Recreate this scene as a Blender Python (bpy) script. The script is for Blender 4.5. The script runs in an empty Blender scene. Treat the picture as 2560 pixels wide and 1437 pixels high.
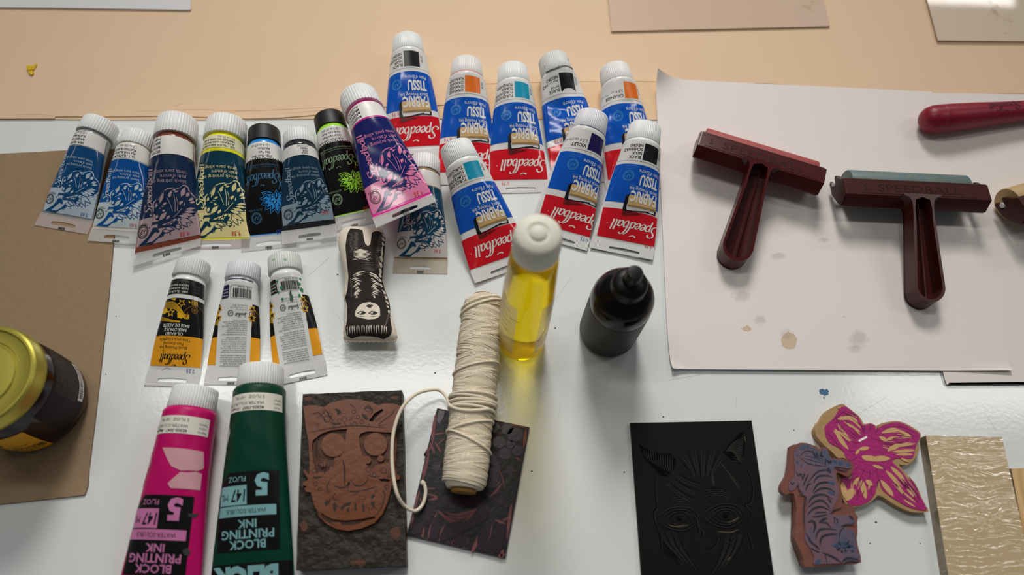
import bpy, bmesh, math, random
import numpy as np
from mathutils import Vector, Matrix
from mathutils.geometry import tessellate_polygon

SC = bpy.context.scene
COL = SC.collection
random.seed(7)

# ------------------------------------------------------------------ camera
FPX, CAM_H = 1750.0, 0.55                      # focal length in pixels of the 2560 px frame, metres above the table
_n = np.array([-85., 794., 1750.]); _n /= np.linalg.norm(_n)     # straight down, in camera axes
_Z = -_n
_X = np.array([1., 0, 0]) - _n * _n[0]; _X /= np.linalg.norm(_X)
_Y = np.cross(_Z, _X)
CW = np.array([_X, _Y, _Z])                    # camera axes -> world axes
cd = bpy.data.cameras.new('camera'); cam = bpy.data.objects.new('camera', cd); COL.objects.link(cam)
right, down, fwd = CW[:, 0], CW[:, 1], CW[:, 2]
mw = Matrix([[right[i], -down[i], -fwd[i], 0] for i in range(3)] + [[0, 0, 0, 1]])
mw.translation = Vector((0, 0, CAM_H))
cam.matrix_world = mw
cd.sensor_width = 36.0; cd.lens = FPX / 2560 * 36; cd.clip_start = 0.01; cd.clip_end = 50
cd.dof.use_dof = True; cd.dof.focus_distance = 0.60; cd.dof.aperture_fstop = 3.4
SC.camera = cam

# ------------------------------------------------------------------ light and exposure
SC.view_settings.view_transform = 'Standard'; SC.view_settings.look = 'None'
SC.view_settings.gamma = 1.0; SC.view_settings.exposure = 0.07
SC.view_settings.use_curve_mapping = False
W = bpy.data.worlds.new('world'); SC.world = W; W.use_nodes = True
W.node_tree.nodes['Background'].inputs[0].default_value = (0.93, 0.97, 1.0, 1)
W.node_tree.nodes['Background'].inputs[1].default_value = 0.075
def lamp(x, y, power, sx=1.2, sy=0.26, h=1.9, col=(1.0, 0.97, 0.925)):
    l = bpy.data.lights.new('ceiling_lamp', 'AREA'); l.shape = 'RECTANGLE'; l.size = sx; l.size_y = sy
    l.energy = power; l.color = col
    o = bpy.data.objects.new('ceiling_lamp', l); COL.objects.link(o); o.location = (x, y, h)
for lx, e in ((-3.05, 1.5), (-0.53, 7.5), (1.98, 6)): lamp(lx, 0.72, e, sy=0.16)
for lx, e in ((-3.05, 4), (-0.53, 10), (1.98, 15)): lamp(lx, 2.80, e, sy=0.26)
sl = bpy.data.lights.new('added_centre_spot', 'SPOT'); sl.energy = 245; sl.spot_size = math.radians(31); sl.spot_blend = 1.0; sl.shadow_soft_size = 0.42; sl.color = (1.0, 0.97, 0.935)  # added spot: pools light mid-table, standing in for lens vignetting
so = bpy.data.objects.new('added_centre_spot', sl); COL.objects.link(so); so.location = (0.0, 2.6, 2.1)
so.rotation_euler = (Vector((0.06, 0.20, 0)) - so.location).to_track_quat('-Z', 'Y').to_euler()

# ------------------------------------------------------------------ helpers
def PX(u, v, z=0.0):
    """point of the place seen at (u, v), z millimetres above the table; in metres"""
    d = CW @ np.array([u - 1280.0, v - 718.5, FPX]); t = (z * 0.001 - CAM_H) / d[2]
    return Vector((d[0] * t, d[1] * t, z * 0.001))

def lin(hx, gain=1.0):
    hx = hx.lstrip('#'); o = []
    for i in (0, 2, 4):
        c = int(hx[i:i + 2], 16) / 255
        c = c / 12.92 if c <= 0.04045 else ((c + 0.055) / 1.055) ** 2.4
        o.append(min(c * gain, 0.9))
    return tuple(o) + (1.0,)

MATS = {}
def mat(key, hx='#ffffff', rough=0.4, gain=1.0, vary=0.06, vscale=60.0, bump=0.0, bscale=200.0, coat=0.0, metal=0.0,
        spec=0.5, trans=0.0, alpha=1.0, stain=None, stain_amt=0.55, stain_scale=90.0, wave=0.0, wscale=250.0, waxis='X', ior=1.45, sub=0.0, bdist=0.001):
    if key in MATS: return MATS[key]
    m = bpy.data.materials.new(key); m.use_nodes = True; nt = m.node_tree; N = nt.nodes; L = nt.links
    b = N['Principled BSDF']
    tc = N.new('ShaderNodeTexCoord')
    nz = N.new('ShaderNodeTexNoise'); nz.inputs['Scale'].default_value = vscale; nz.inputs['Detail'].default_value = 4
    L.new(tc.outputs['Object'], nz.inputs['Vector'])
    c = lin(hx, gain)
    mx = N.new('ShaderNodeMix'); mx.data_type = 'RGBA'
    mx.inputs[6].default_value = tuple(x * (1 - vary) for x in c[:3]) + (1,)
    mx.inputs[7].default_value = tuple(min(x * (1 + vary), 0.95) for x in c[:3]) + (1,)
    L.new(nz.outputs['Fac'], mx.inputs[0]); out = mx.outputs[2]
    if stain:
        n2 = N.new('ShaderNodeTexNoise'); n2.inputs['Scale'].default_value = stain_scale; n2.inputs['Detail'].default_value = 6
        n2.inputs['Roughness'].default_value = 0.65
        L.new(tc.outputs['Object'], n2.inputs['Vector'])
        rp = N.new('ShaderNodeValToRGB'); rp.color_ramp.elements[0].position = stain_amt; rp.color_ramp.elements[1].position = stain_amt + 0.10
        L.new(n2.outputs['Fac'], rp.inputs[0])
        m2 = N.new('ShaderNodeMix'); m2.data_type = 'RGBA'; m2.inputs[7].default_value = lin(stain)
        L.new(rp.outputs[0], m2.inputs[0]); L.new(out, m2.inputs[6]); out = m2.outputs[2]
    L.new(out, b.inputs['Base Color'])
    b.inputs['Roughness'].default_value = rough; b.inputs['Metallic'].default_value = metal
    b.inputs['Specular IOR Level'].default_value = spec; b.inputs['Coat Weight'].default_value = coat
    b.inputs['Coat Roughness'].default_value = 0.08; b.inputs['IOR'].default_value = ior
    b.inputs['Transmission Weight'].default_value = trans; b.inputs['Alpha'].default_value = alpha
    if sub: b.inputs['Subsurface Weight'].default_value = sub; b.inputs['Subsurface Radius'].default_value = (0.004, 0.004, 0.003); b.inputs['Subsurface Scale'].default_value = 1.0
    nrm = None
    if bump:
        n3 = N.new('ShaderNodeTexNoise'); n3.inputs['Scale'].default_value = bscale; n3.inputs['Detail'].default_value = 3
        L.new(tc.outputs['Object'], n3.inputs['Vector'])
        bp = N.new('ShaderNodeBump'); bp.inputs['Strength'].default_value = bump; bp.inputs['Distance'].default_value = bdist
        L.new(n3.outputs['Fac'], bp.inputs['Height']); nrm = bp.outputs[0]
    if wave:
        wv = N.new('ShaderNodeTexWave'); wv.bands_direction = waxis; wv.inputs['Scale'].default_value = wscale
        L.new(tc.outputs['Object'], wv.inputs['Vector'])
        bp = N.new('ShaderNodeBump'); bp.inputs['Strength'].default_value = wave; bp.inputs['Distance'].default_value = 0.0006
        L.new(wv.outputs['Fac'], bp.inputs['Height'])
        if nrm: L.new(nrm, bp.inputs['Normal'])
        nrm = bp.outputs[0]
    if nrm: L.new(nrm, b.inputs['Normal'])
    if nrm and coat: L.new(nrm, b.inputs['Coat Normal'])
    MATS[key] = m
    return m

class MB:
    """collects vertices (metres) and faces of one mesh"""
    def __init__(s): s.v = []; s.f = []; s.m = []; s.mats = []
    def mi(s, m):
        if m not in s.mats: s.mats.append(m)
        return s.mats.index(m)
    def add(s, vs, fs, m):
        o = len(s.v); k = s.mi(m)
        s.v.extend([tuple(float(c) for c in p) for p in vs])
        for f in fs: s.f.append([i + o for i in f]); s.m.append(k)
    def build(s, name, parent=None, loc=None, angle=35, smooth=True, origin=None):
        me = bpy.data.meshes.new(name)
        vs = s.v
        if origin is not None: vs = [(p[0] - origin[0], p[1] - origin[1], p[2] - origin[2]) for p in vs]
        me.from_pydata(vs, [], s.f)
        for m in s.mats: me.materials.append(m)
        me.polygons.foreach_set('material_index', s.m)
        me.update()
        if smooth:
            me.polygons.foreach_set('use_smooth', [True] * len(s.f)); me.set_sharp_from_angle(angle=math.radians(angle))
        o = bpy.data.objects.new(name, me); COL.objects.link(o)
        if parent: o.parent = parent
        if origin is not None and loc is None: o.location = origin
        if loc is not None: o.location = loc
        return o

def tag(o, label, cat, group=None, kind=None):
    o['label'] = label; o['category'] = cat
    if group: o['group'] = group
    if kind: o['kind'] = kind
    return o
def thing(name, label, cat, loc=(0, 0, 0), group=None):
    o = bpy.data.objects.new(name, None); COL.objects.link(o); o.location = loc; o.empty_display_size = 0.02
    return tag(o, label, cat, group)

def lathe(mb, prof, m, n=48, axis='z', c=(0, 0, 0), ribs=0, depth=0.0, ribrange=None, mfun=None, scale=0.001):
    """profile [(radius, height)] in mm turned about an axis; ribs cut grooves in the side"""
    seg = n if not ribs else ribs * 4
    vs = []; fs = []
    for k, (r, h) in enumerate(prof):
        for i in range(seg):
            a = 2 * math.pi * i / seg; rr = r
            if ribs and (ribrange is None or ribrange[0] <= k <= ribrange[1]) and i % 4 in (0, 1): rr = r - depth
            x, y = rr * math.cos(a), rr * math.sin(a)
            p = (x, y, h) if axis == 'z' else ((x, h, y) if axis == 'y' else (h, x, y))
            vs.append(tuple(np.array((p[0] + c[0], p[1] + c[1], p[2] + c[2])) * scale))
    for k in range(len(prof) - 1):
        for i in range(seg):
            j = (i + 1) % seg
            q = [k * seg + i, k * seg + j, (k + 1) * seg + j, (k + 1) * seg + i]
            if axis == 'y': q = q[::-1]
            fs.append(q)
    if prof[0][0] > 1e-6: fs.append(list(range(seg))[::-1] if axis != 'y' else list(range(seg)))
    if prof[-1][0] > 1e-6: fs.append([(len(prof) - 1) * seg + i for i in range(seg)][::(-1 if axis == 'y' else 1)])
    mb.add(vs, fs, m)

def prism(mb, outer, z0, z1, m, holes=(), mside=None, scale=0.001, bevel=0.0):
    """closed slab from a 2D outline (mm) between two heights, with holes through it"""
    def area(p): return sum(p[i][0] * p[(i + 1) % len(p)][1] - p[(i + 1) % len(p)][0] * p[i][1] for i in range(len(p)))
    outer = list(outer) if area(outer) > 0 else list(outer)[::-1]
    hs = [list(h) if area(h) < 0 else list(h)[::-1] for h in holes]
    loops = [outer] + hs
    tri = tessellate_polygon([[Vector((p[0], p[1], 0)) for p in l] for l in loops])
    flat = [p for l in loops for p in l]; n = len(flat)
    def ccw(t):
        a, b, c = (flat[i] for i in t)
        return t if (b[0] - a[0]) * (c[1] - a[1]) - (b[1] - a[1]) * (c[0] - a[0]) > 0 else t[::-1]
    tri = [ccw(list(t)) for t in tri]
    vs = [(p[0] * scale, p[1] * scale, z1 * scale) for p in flat] + [(p[0] * scale, p[1] * scale, z0 * scale) for p in flat]
    mb.add(vs, tri + [[i + n for i in t[::-1]] for t in tri], m)
    fs = []; o = 0
    for l in loops:
        k = len(l)
        for i in range(k): fs.append([o + i, o + i + n, o + (i + 1) % k + n, o + (i + 1) % k])
        o += k
    mb.add(vs, fs, mside or m)

def box(mb, x0, x1, y0, y1, z0, z1, m, scale=0.001):
    prism(mb, [(x0, y0), (x1, y0), (x1, y1), (x0, y1)], z0, z1, m, scale=scale)

def crom(pts, k=6, closed=False):
    P = [np.array(p, float) for p in pts]; n = len(P); out = []
    for i in range(n if closed else n - 1):
        if closed: a, b, c, d = P[(i - 1) % n], P[i], P[(i + 1) % n], P[(i + 2) % n]
        else: a, b, c, d = P[max(i - 1, 0)], P[i], P[i + 1], P[min(i + 2, n - 1)]
        for j in range(k):
            t = j / k
            out.append(0.5 * (2 * b + (c - a) * t + (2 * a - 5 * b + 4 * c - d) * t * t + (3 * b - a - 3 * c + d) * t ** 3))
    if not closed: out.append(P[-1])
    return out

def tube3(mb, pts, r, m, n=8, taper=None):
    """round cord through 3D points in metres"""
    pts = [Vector(p) for p in pts]; vs = []; fs = []; up = Vector((0, 0, 1)); u = None
    for i, p in enumerate(pts):
        t = (pts[min(i + 1, len(pts) - 1)] - pts[max(i - 1, 0)]).normalized()
        if u is None:
            u = t.cross(up)
            if u.length < 1e-4: u = t.cross(Vector((1, 0, 0)))
        u = (u - t * u.dot(t)).normalized(); w = t.cross(u)
        rr = r * (taper(i / (len(pts) - 1)) if taper else 1)
        for k in range(n):
            a = 2 * math.pi * k / n; vs.append(p + u * rr * math.cos(a) + w * rr * math.sin(a))
    for i in range(len(pts) - 1):
        for k in range(n):
            j = (k + 1) % n; fs.append([i * n + k, i * n + j, (i + 1) * n + j, (i + 1) * n + k])
    fs.append(list(range(n))[::-1]); fs.append([(len(pts) - 1) * n + k for k in range(n)])
    mb.add(vs, fs, m)

# ------------------------------------------------------------------ printed artwork (flat shapes in mm, later laid on a surface)
_TX = {}
def glyphs(s, bold, shear):
    key = (s, bold, shear)
    if key not in _TX:
        cu = bpy.data.curves.new('lettering', 'FONT'); cu.body = s; cu.resolution_u = 2; cu.offset = bold; cu.shear = shear
        o = bpy.data.objects.new('lettering', cu); COL.objects.link(o)
        me = bpy.data.meshes.new_from_object(o.evaluated_get(bpy.context.evaluated_depsgraph_get()))
        v = np.array([p.co[:2] for p in me.vertices]) if len(me.vertices) else np.zeros((0, 2))
        f = [list(p.vertices) for p in me.polygons]
        bpy.data.objects.remove(o); bpy.data.curves.remove(cu); bpy.data.meshes.remove(me)
        _TX[key] = (v, f)
    return _TX[key]
CAPH = float(glyphs('H', 0, 0)[0][:, 1].max())

class Art:
    def __init__(s): s.e = {}; s.j = 0          # (part, colour, layer) -> [verts, faces]
    def raw(s, v, f, m, layer, part='print'):
        d = s.e.setdefault((part, m, layer), [[], []]); o = len(d[0])
        s.j = (s.j + 1) % 23; z = s.j * .0018
        d[0].extend([(float(p[0]), float(p[1]), z) for p in v]); d[1].extend([[i + o for i in q] for q in f])
    def poly(s, pts, m, layer=1, part='print', holes=()):
        loops = [list(pts)] + [list(h) for h in holes]
        tri = tessellate_polygon([[Vector((p[0], p[1], 0)) for p in l] for l in loops]); flat = [p for l in loops for p in l]
        fs = []
        for t in tri:
            a, b, c = (flat[i] for i in t)
            w = (b[0] - a[0]) * (c[1] - a[1]) - (b[1] - a[1]) * (c[0] - a[0])
            if abs(w) > 1e-9: fs.append(list(t) if w > 0 else list(t)[::-1])
        s.raw(flat, fs, m, layer, part)
    def rect(s, x0, x1, y0, y1, m, layer=1, part='print'):
        s.raw([(x0, y0), (x1, y0), (x1, y1), (x0, y1)], [[0, 1, 2, 3]], m, layer, part)
    def disc(s, x, y, r, m, layer=1, part='print', n=28, ry=None, hole=None):
        ry = ry or r
        o = [(x + r * math.cos(2 * math.pi * i / n), y + ry * math.sin(2 * math.pi * i / n)) for i in range(n)]
        if hole is None: s.poly(o, m, layer, part); return
        k = hole / r
        i_ = [(x + r * k * math.cos(2 * math.pi * i / n), y + ry * k * math.sin(2 * math.pi * i / n)) for i in range(n)]
        s.raw(o + i_, [[i, (i + 1) % n, n + (i + 1) % n, n + i] for i in range(n)], m, layer, part)
    def text(s, t, x, y, h, m, layer=3, part='print', width=None, rot=0, bold=0.0, shear=0.0, align='l', xs=1.0):
        v, f = glyphs(t, bold, shear)
        if not len(v): return
        k = h / CAPH; v = v * [k * xs, k]
        w = v[:, 0].max() - v[:, 0].min(); v = v - [v[:, 0].min(), 0]
        if width: v = v * [width / w, 1]; w = width
        if align == 'c': v = v - [w / 2, 0]
        if align == 'r': v = v - [w, 0]
        a = math.radians(rot); R = np.array([[math.cos(a), math.sin(a)], [-math.sin(a), math.cos(a)]])
        s.raw(v @ R + [x, y], f, m, layer, part)
    def stroke(s, pts, w, m, layer=3, part='print', nib=None, closed=False, taper=False):
        """ribbon along points; nib=(thin, angle) makes a broad-pen line"""
        P = [np.array(p, float) for p in pts]; n = len(P); L = []; R = []
        for i in range(n):
            a = P[(i - 1) % n] if closed else P[max(i - 1, 0)]; b = P[(i + 1) % n] if closed else P[min(i + 1, n - 1)]
            d = b - a; l = np.linalg.norm(d) or 1; d = d / l; nn = np.array([-d[1], d[0]])
            ww = w
            if nib:
                ang = math.atan2(d[1], d[0]); ww = nib[0] + (w - nib[0]) * abs(math.sin(ang - nib[1]))
            if taper: ww = w * max(0.12, math.sin(math.pi * i / (n - 1)) ** 0.7)
            L.append(P[i] + nn * ww / 2); R.append(P[i] - nn * ww / 2)
        fs = [[n + i, n + (i + 1) % n, (i + 1) % n, i] for i in range(n if closed else n - 1)]
        s.raw(L + R, fs, m, layer, part)
    def leaf(s, x0, y0, x1, y1, w, dark, light, layer=3, line=0.5, bend=0.0):
        """block-print petal: dark outline with a light heart"""
        d = np.array([x1 - x0, y1 - y0]); l = np.linalg.norm(d); d = d / l; nn = np.array([-d[1], d[0]])
        def shape(g):
            a, b = [], []
            for i in range(9):
                t = i / 8; ww = max(w / 2 * math.sin(math.pi * min(t ** 0.85, 1)) - g, 0.02); tt = g / l + t * (1 - 2 * g / l)
                c = np.array([x0, y0]) + d * l * tt + nn * bend * math.sin(math.pi * tt)
                a.append(tuple(c + nn * ww)); b.append(tuple(c - nn * ww))
            return b + a[::-1]
        s.poly(shape(0), dark, layer); s.poly(shape(line), light, layer + 1)
    def lay(s, mb, surf, part='print', du=2.4, dv=6.0, step=0.05, base=0.08, scale=0.001):
        """cut the shapes along a grid and bend them onto surf(x, y, offset)"""
        for (pt, m, layer), (v, f) in s.e.items():
            if pt != part: continue
            bm = bmesh.new(); bv = [bm.verts.new(p) for p in v]
            for q in f:
                try: bm.faces.new([bv[i] for i in q])
                except ValueError: pass
            A = np.array(v)
            for ax, d in ((0, du), (1, dv)):
                lo, hi = A[:, ax].min(), A[:, ax].max(); k = math.ceil(lo / d)
                while k * d < hi - 1e-4:
                    if k * d > lo + 1e-4:
                        co = [0, 0, 0]; no = [0, 0, 0]; co[ax] = k * d; no[ax] = 1
                        bmesh.ops.bisect_plane(bm, geom=bm.verts[:] + bm.edges[:] + bm.faces[:], plane_co=co, plane_no=no, dist=1e-5)
                    k += 1
            bm.verts.index_update()
            X = np.array([p.co[:3] for p in bm.verts]); fs = [[q.index for q in g.verts] for g in bm.faces]; bm.free()
            if not len(X): continue
            mb.add(surf(X[:, 0], X[:, 1], base + step * layer + X[:, 2]) * scale, fs, m)

# script lettering drawn with a broad pen, x-height 1
LOGO = {
 'S': (1.12, [[(1.22, 1.50), (1.20, 1.85), (.88, 2.02), (.52, 1.90), (.40, 1.55), (.58, 1.2), (.86, .9), (.95, .5), (.76, .1), (.38, -.04), (.06, .12), (.02, .42), (.2, .46)]]),
 'p': (.90, [[(.16, 1.0), (.16, .2), (.16, -.72)], [(.16, .66), (.34, .95), (.60, 1.0), (.78, .74), (.74, .3), (.52, .0), (.30, .04), (.16, .24)]]),
 'e': (.80, [[(.12, .46), (.40, .54), (.62, .74), (.52, .98), (.28, .96), (.08, .66), (.08, .26), (.28, .0), (.52, .06), (.70, .28)]]),
 'd': (.92, [[(.66, .74), (.48, 1.0), (.22, .88), (.06, .5), (.12, .12), (.32, .0), (.54, .16), (.66, .42)], [(.68, .0), (.68, .9), (.72, 1.5), (.92, 2.0), (1.25, 2.22)]]),
 'b': (.92, [[(1.0, 2.0), (.80, 2.22), (.48, 2.1), (.22, 1.6), (.16, .9), (.16, .3), (.32, .0), (.60, .08), (.78, .46), (.70, .88), (.46, 1.0), (.18, .7)]]),
 'a': (.90, [[(.66, .80), (.46, 1.0), (.2, .86), (.06, .46), (.14, .1), (.34, .0), (.54, .18), (.66, .5)], [(.70, 1.0), (.68, .4), (.70, .08), (.86, .06)]]),
 'l': (.46, [[(.18, 1.75), (.18, .9), (.18, .12), (.36, .06)]]),
}
def logo(art, x, y, width, m, layer=4, part='print', rot=0, xh=None, weight=.27, plain=False):
    """the script word from left to right, baseline at (x, y)"""
    strokes = []; cx = 0
    for ch in 'Speedball':
        adv, ss = LOGO[ch]
        for q in ss:
            if plain and ch == 'd' and len(q) == 5: q = [(.68, .0), (.68, .9), (.70, 1.75)]
            if plain and ch == 'b': q = [(.16, 1.75), (.16, .9), (.16, .3), (.32, .0), (.60, .08), (.78, .46), (.70, .88), (.46, 1.0), (.18, .7)]
            strokes.append([(cx + a + .22 * b, b) for a, b in q])
        cx += adv
    if not plain: strokes.append([(3.35, 2.42), (3.6, 2.24), (3.95, 2.24), (4.3, 2.42)])
    k = width / (cx + .35); ky = xh or k
    a = math.radians(rot); c, s_ = math.cos(a), math.sin(a)
    for q in strokes:
        pts = [(p[0] * k, p[1] * ky) for p in crom(q, 5)]
        pts = [(x + c * p[0] - s_ * p[1], y + s_ * p[0] + c * p[1]) for p in pts]
        art.stroke(pts, weight * k, m, layer, part, nib=(weight * .34 * k, math.radians(20) + a))

DIG = {'0': [[(.3, 1), (.05, .7), (.1, .2), (.35, .0), (.55, .3), (.5, .8), (.3, 1)]], '1': [[(.2, 1), (.2, 0)]],
 '2': [[(.05, .8), (.3, 1), (.5, .75), (.1, .05), (.1, .0), (.6, .05)]], '3': [[(.05, .95), (.4, 1), (.45, .75), (.2, .55), (.5, .35), (.4, .02), (.0, .05)]],
 '5': [[(.55, 1), (.15, 1), (.1, .6), (.4, .6), (.5, .25), (.3, .0), (.0, .1)]], '6': [[(.45, 1), (.1, .6), (.05, .2), (.3, .0), (.5, .2), (.4, .5), (.1, .4)]],
 '7': [[(.0, .95), (.55, 1), (.25, .0)]], '8': [[(.3, .5), (.05, .75), (.3, 1), (.5, .78), (.3, .5), (.05, .2), (.3, .0), (.52, .22), (.3, .5)]],
 '9': [[(.5, .8), (.25, 1), (.08, .75), (.3, .5), (.5, .75), (.45, .0)]], '.': [[(.1, .12), (.16, .05)]]}
def price(art, t, x, y, h, m, layer=6, part='print'):
    for ch in t:
        for q in DIG[ch]:
            art.stroke([(x + a * h, y + b * h) for a, b in crom(q, 4)], h * .13, m, layer, part)
        x += h * (.34 if ch in '.1' else .72)

def emblem(art, x, y, r, m, layer=3, part='print', back=None):
    art.disc(x, y, r, m, layer, part, hole=r * .88); art.disc(x, y, r * .72, m, layer, part, hole=r * .66)
    art.text('AP', x, y - r * .32, r * .66, m, layer, part, align='c', xs=.9)
    for i in range(20):
        a = 2 * math.pi * i / 20
        if 4 <= i % 10 <= 5: continue
        art.stroke([(x + r * .75 * math.cos(a), y + r * .75 * math.sin(a)), (x + r * .86 * math.cos(a + .06), y + r * .86 * math.sin(a + .06))], r * .09, m, layer, part)

# ------------------------------------------------------------------ the setting
TABLE = mat('table white laminate', '#d9dcdb', rough=0.13, gain=1.12, vary=0.015, vscale=8, bump=0.10, bscale=300, spec=0.5, bdist=0.0006)
PAPERW = mat('warm white paper', '#d5cec9', rough=0.75, gain=1.24, vary=0.02, vscale=12, bump=0.05, bscale=700, spec=0.15)
def blob(u, v, ru, rv, n=22, j=.25, z=0.0, seed=1):
    rg = random.Random(seed); out = []
    for i in range(n):
        a = 2 * math.pi * i / n; k = 1 + j * (rg.random() - .5)
        p = PX(u + ru * k * math.cos(a), v - rv * k * math.sin(a), z); out.append((p.x * 1000, p.y * 1000))
    return [tuple(p) for p in crom(out, 4, closed=True)]
def flatsurf(z):
    return lambda x, y, o: np.stack([x, y, np.full(len(x), z) + o], 1)
def pxy(pts, z=0.0): return [(PX(a, b, z).x * 1000, PX(a, b, z).y * 1000) for a, b in pts]

mb = MB(); box(mb, -1100, 1200, -520, 1000, -28, 0, TABLE)
art = Art(); INKBLUE = mat('dried blue ink', '#44708c', rough=.6, vary=.25, vscale=300); DARK = mat('dark speck', '#3b3a38', rough=.7)
SCR = mat('scratch', '#a4a8a8', rough=.6); GREYSM = mat('grey smudge', '#b4b5b3', rough=.5, gain=1.15)
art.poly(blob(2061, 980, 12, 8, j=.5, seed=3), INKBLUE, 1); art.poly(blob(2054, 977, 5, 5, j=.5, seed=5), INKBLUE, 2)
art.poly(pxy([(2058, 991), (2060, 991), (2061, 997), (2059, 997)]), DARK, 1)
for u, v, r in ((1388, 820, 2), (1088, 932, 2.5), (1330, 1178, 2.5), (2190, 1305, 3), (844, 686, 2.2), (1658, 1042, 2), (2175, 1358, 2), (1985, 1075, 1.6), (1740, 1150, 1.5), (290, 790, 1.6), (265, 935, 1.4), (1560, 1180, 2), (2300, 1358, 2)):
    art.poly(blob(u, v, r, r * .8, n=8, j=.6, seed=int(u)), DARK, 1)
rg = random.Random(4)
for q in ([(822, 643), (770, 690)], [(1150, 890), (1162, 910)], [(1000, 975), (990, 1010)], [(2100, 1060), (2220, 990)], [(1670, 950), (1760, 935)], [(1250, 890), (1330, 1010)], [(1840, 990), (1838, 1020)], [(2460, 1030), (2490, 1080)], [(1440, 560), (1490, 540)], [(840, 780), (856, 820)], [(1400, 1010), (1395, 1042)], [(1350, 800), (1430, 690)]):
    p = pxy(q); art.stroke([p[0], ((p[0][0] + p[1][0]) / 2 + .6, (p[0][1] + p[1][1]) / 2), p[1]], .13, SCR, 1)
art.poly(blob(2040, 1062, 5, 4, j=.8, seed=12), GREYSM, 1)
art.lay(mb, flatsurf(0), du=400, dv=400, step=.02, base=.05)
tag(mb.build('work_table', smooth=False), 'glossy white table top under all the printing supplies', 'table')

# manila folders, sheets and boards lying flat
MAN = mat('manila card', '#d0b496', rough=.62, gain=1.26, vary=.03, vscale=14, spec=.2, bump=.03, bscale=500)
MAN2 = mat('manila card inner', '#d0b290', rough=.62, gain=1.24, vary=.03, vscale=9, spec=.2, bump=.03, bscale=500)
def sheet(name, label, cat, px, z0, z1, m, art=None, mside=None, group=None):
    mb = MB(); pts = pxy(px, z1); prism(mb, pts, z0, z1, m, mside=mside)
    if art: art.lay(mb, flatsurf(z1), du=500, dv=500, step=.02, base=.04)
    c = np.mean(pts, 0) / 1000
    return tag(mb.build(name, smooth=False, origin=(c[0], c[1], z0 / 1000)), label, cat, group)
sheet('manila_folder', 'lower manila folder whose long front edge runs behind the small ink tubes', 'folder',
      [(-160, 299), (40, 298), (137, 298), (250, 299), (360, 298.5), (500, 299), (640, 298), (960, 296), (1500, 298), (1760, 300), (2750, 310), (2750, -140), (-160, -140)], .1, .9, MAN2)
CRS = mat('manila crease', '#b98f5f', rough=.7, gain=1.1, alpha=.35); ma = Art()
for q, w in (([(330, 279), (480, 274), (620, 277), (780, 270), (960, 262)], .9), ([(700, 284), (820, 275), (960, 258)], .7), ([(560, 284), (640, 272)], .5), ([(20, 288), (90, 286), (136, 290)], .5), ([(435, 266), (458, 258)], .6)): ma.stroke(crom(pxy(q, 1.7), 5), w, CRS, 1, taper=True)
sheet('manila_folder', 'upper left manila folder under the white card and the yellow scrap', 'folder',
      [(-160, 297), (136, 296), (138, 291), (300, 291), (420, 289), (620, 296), (700, 294), (800, 286), (965, 266), (1100, 262), (1152, 258), (1156, -140), (-160, -140)], 1.25, 1.7, MAN, ma)
sheet('manila_folder', 'upper right manila folder behind the fabric ink tubes and white paper', 'folder',
      [(1100, 212), (1400, 204), (1600, 203), (1760, 206), (1920, 208), (2330, 236), (2560, 233), (2750, 232), (2750, -140), (1100, -140)], .92, 1.22, MAN)
sheet('white_card', 'white glossy card in the top left corner, lying on the manila folder', 'card',
      [(-120, 20), (0, 18), (120, 19), (473, 24.5), (477, 22), (470, -140), (-120, -140)], 2.0, 3.6, mat('white glossy card', '#d9d8d8', rough=.2, gain=1.1, vary=.01, bump=.05, bscale=200))
ACR = mat('tinted acetate', '#cfb5a0', rough=.4, gain=1.28, vary=.02, vscale=20, spec=.25, alpha=.7, stain='#bda27c', stain_amt=.66, stain_scale=14)
ACR2 = mat('clear acrylic', '#d6c8b6', rough=.035, gain=1.35, vary=.02, vscale=20, spec=.5, alpha=.55, stain='#c0a277', stain_amt=.60, stain_scale=16)
ACE = mat('acrylic edge', '#a39079', rough=.3)
sheet('inking_plate', 'clear pinkish plastic plate at the top centre, lying square on the folder', 'plate',
      [(1521, 0), (1529, 78), (2075, 65.5), (2059, 0), (2020, -140), (1505, -140)], 2.1, 3.3, ACR, mside=ACE)
sheet('inking_plate', 'clear shiny plastic plate in the top right corner with a bright lamp reflection', 'plate',
      [(2318, 0), (2345, 101), (2700, 104), (2660, -140), (2280, -140)], 2.1, 4.3, ACR2, mside=ACE)
# kraft board
KR = mat('grey kraft board', '#8b765d', rough=.85, gain=1.28, vary=.12, vscale=420, spec=.1, bump=.1, bscale=900, stain='#6b5a46', stain_amt=.70, stain_scale=500)
sheet('kraft_board', 'brown grey chipboard sheet under the jar at the left edge', 'board',
      [(-200, 390), (0, 384), (80, 380), (170, 375), (300, 372), (290, 480), (285, 590), (270, 760), (240, 1030), (222, 1175), (219, 1215), (212, 1236), (150, 1244), (60, 1254), (0, 1260), (-200, 1275)], .1, 1.6, KR, mside=mat('board edge', '#6d5d4c', rough=.9, gain=1.4))

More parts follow.
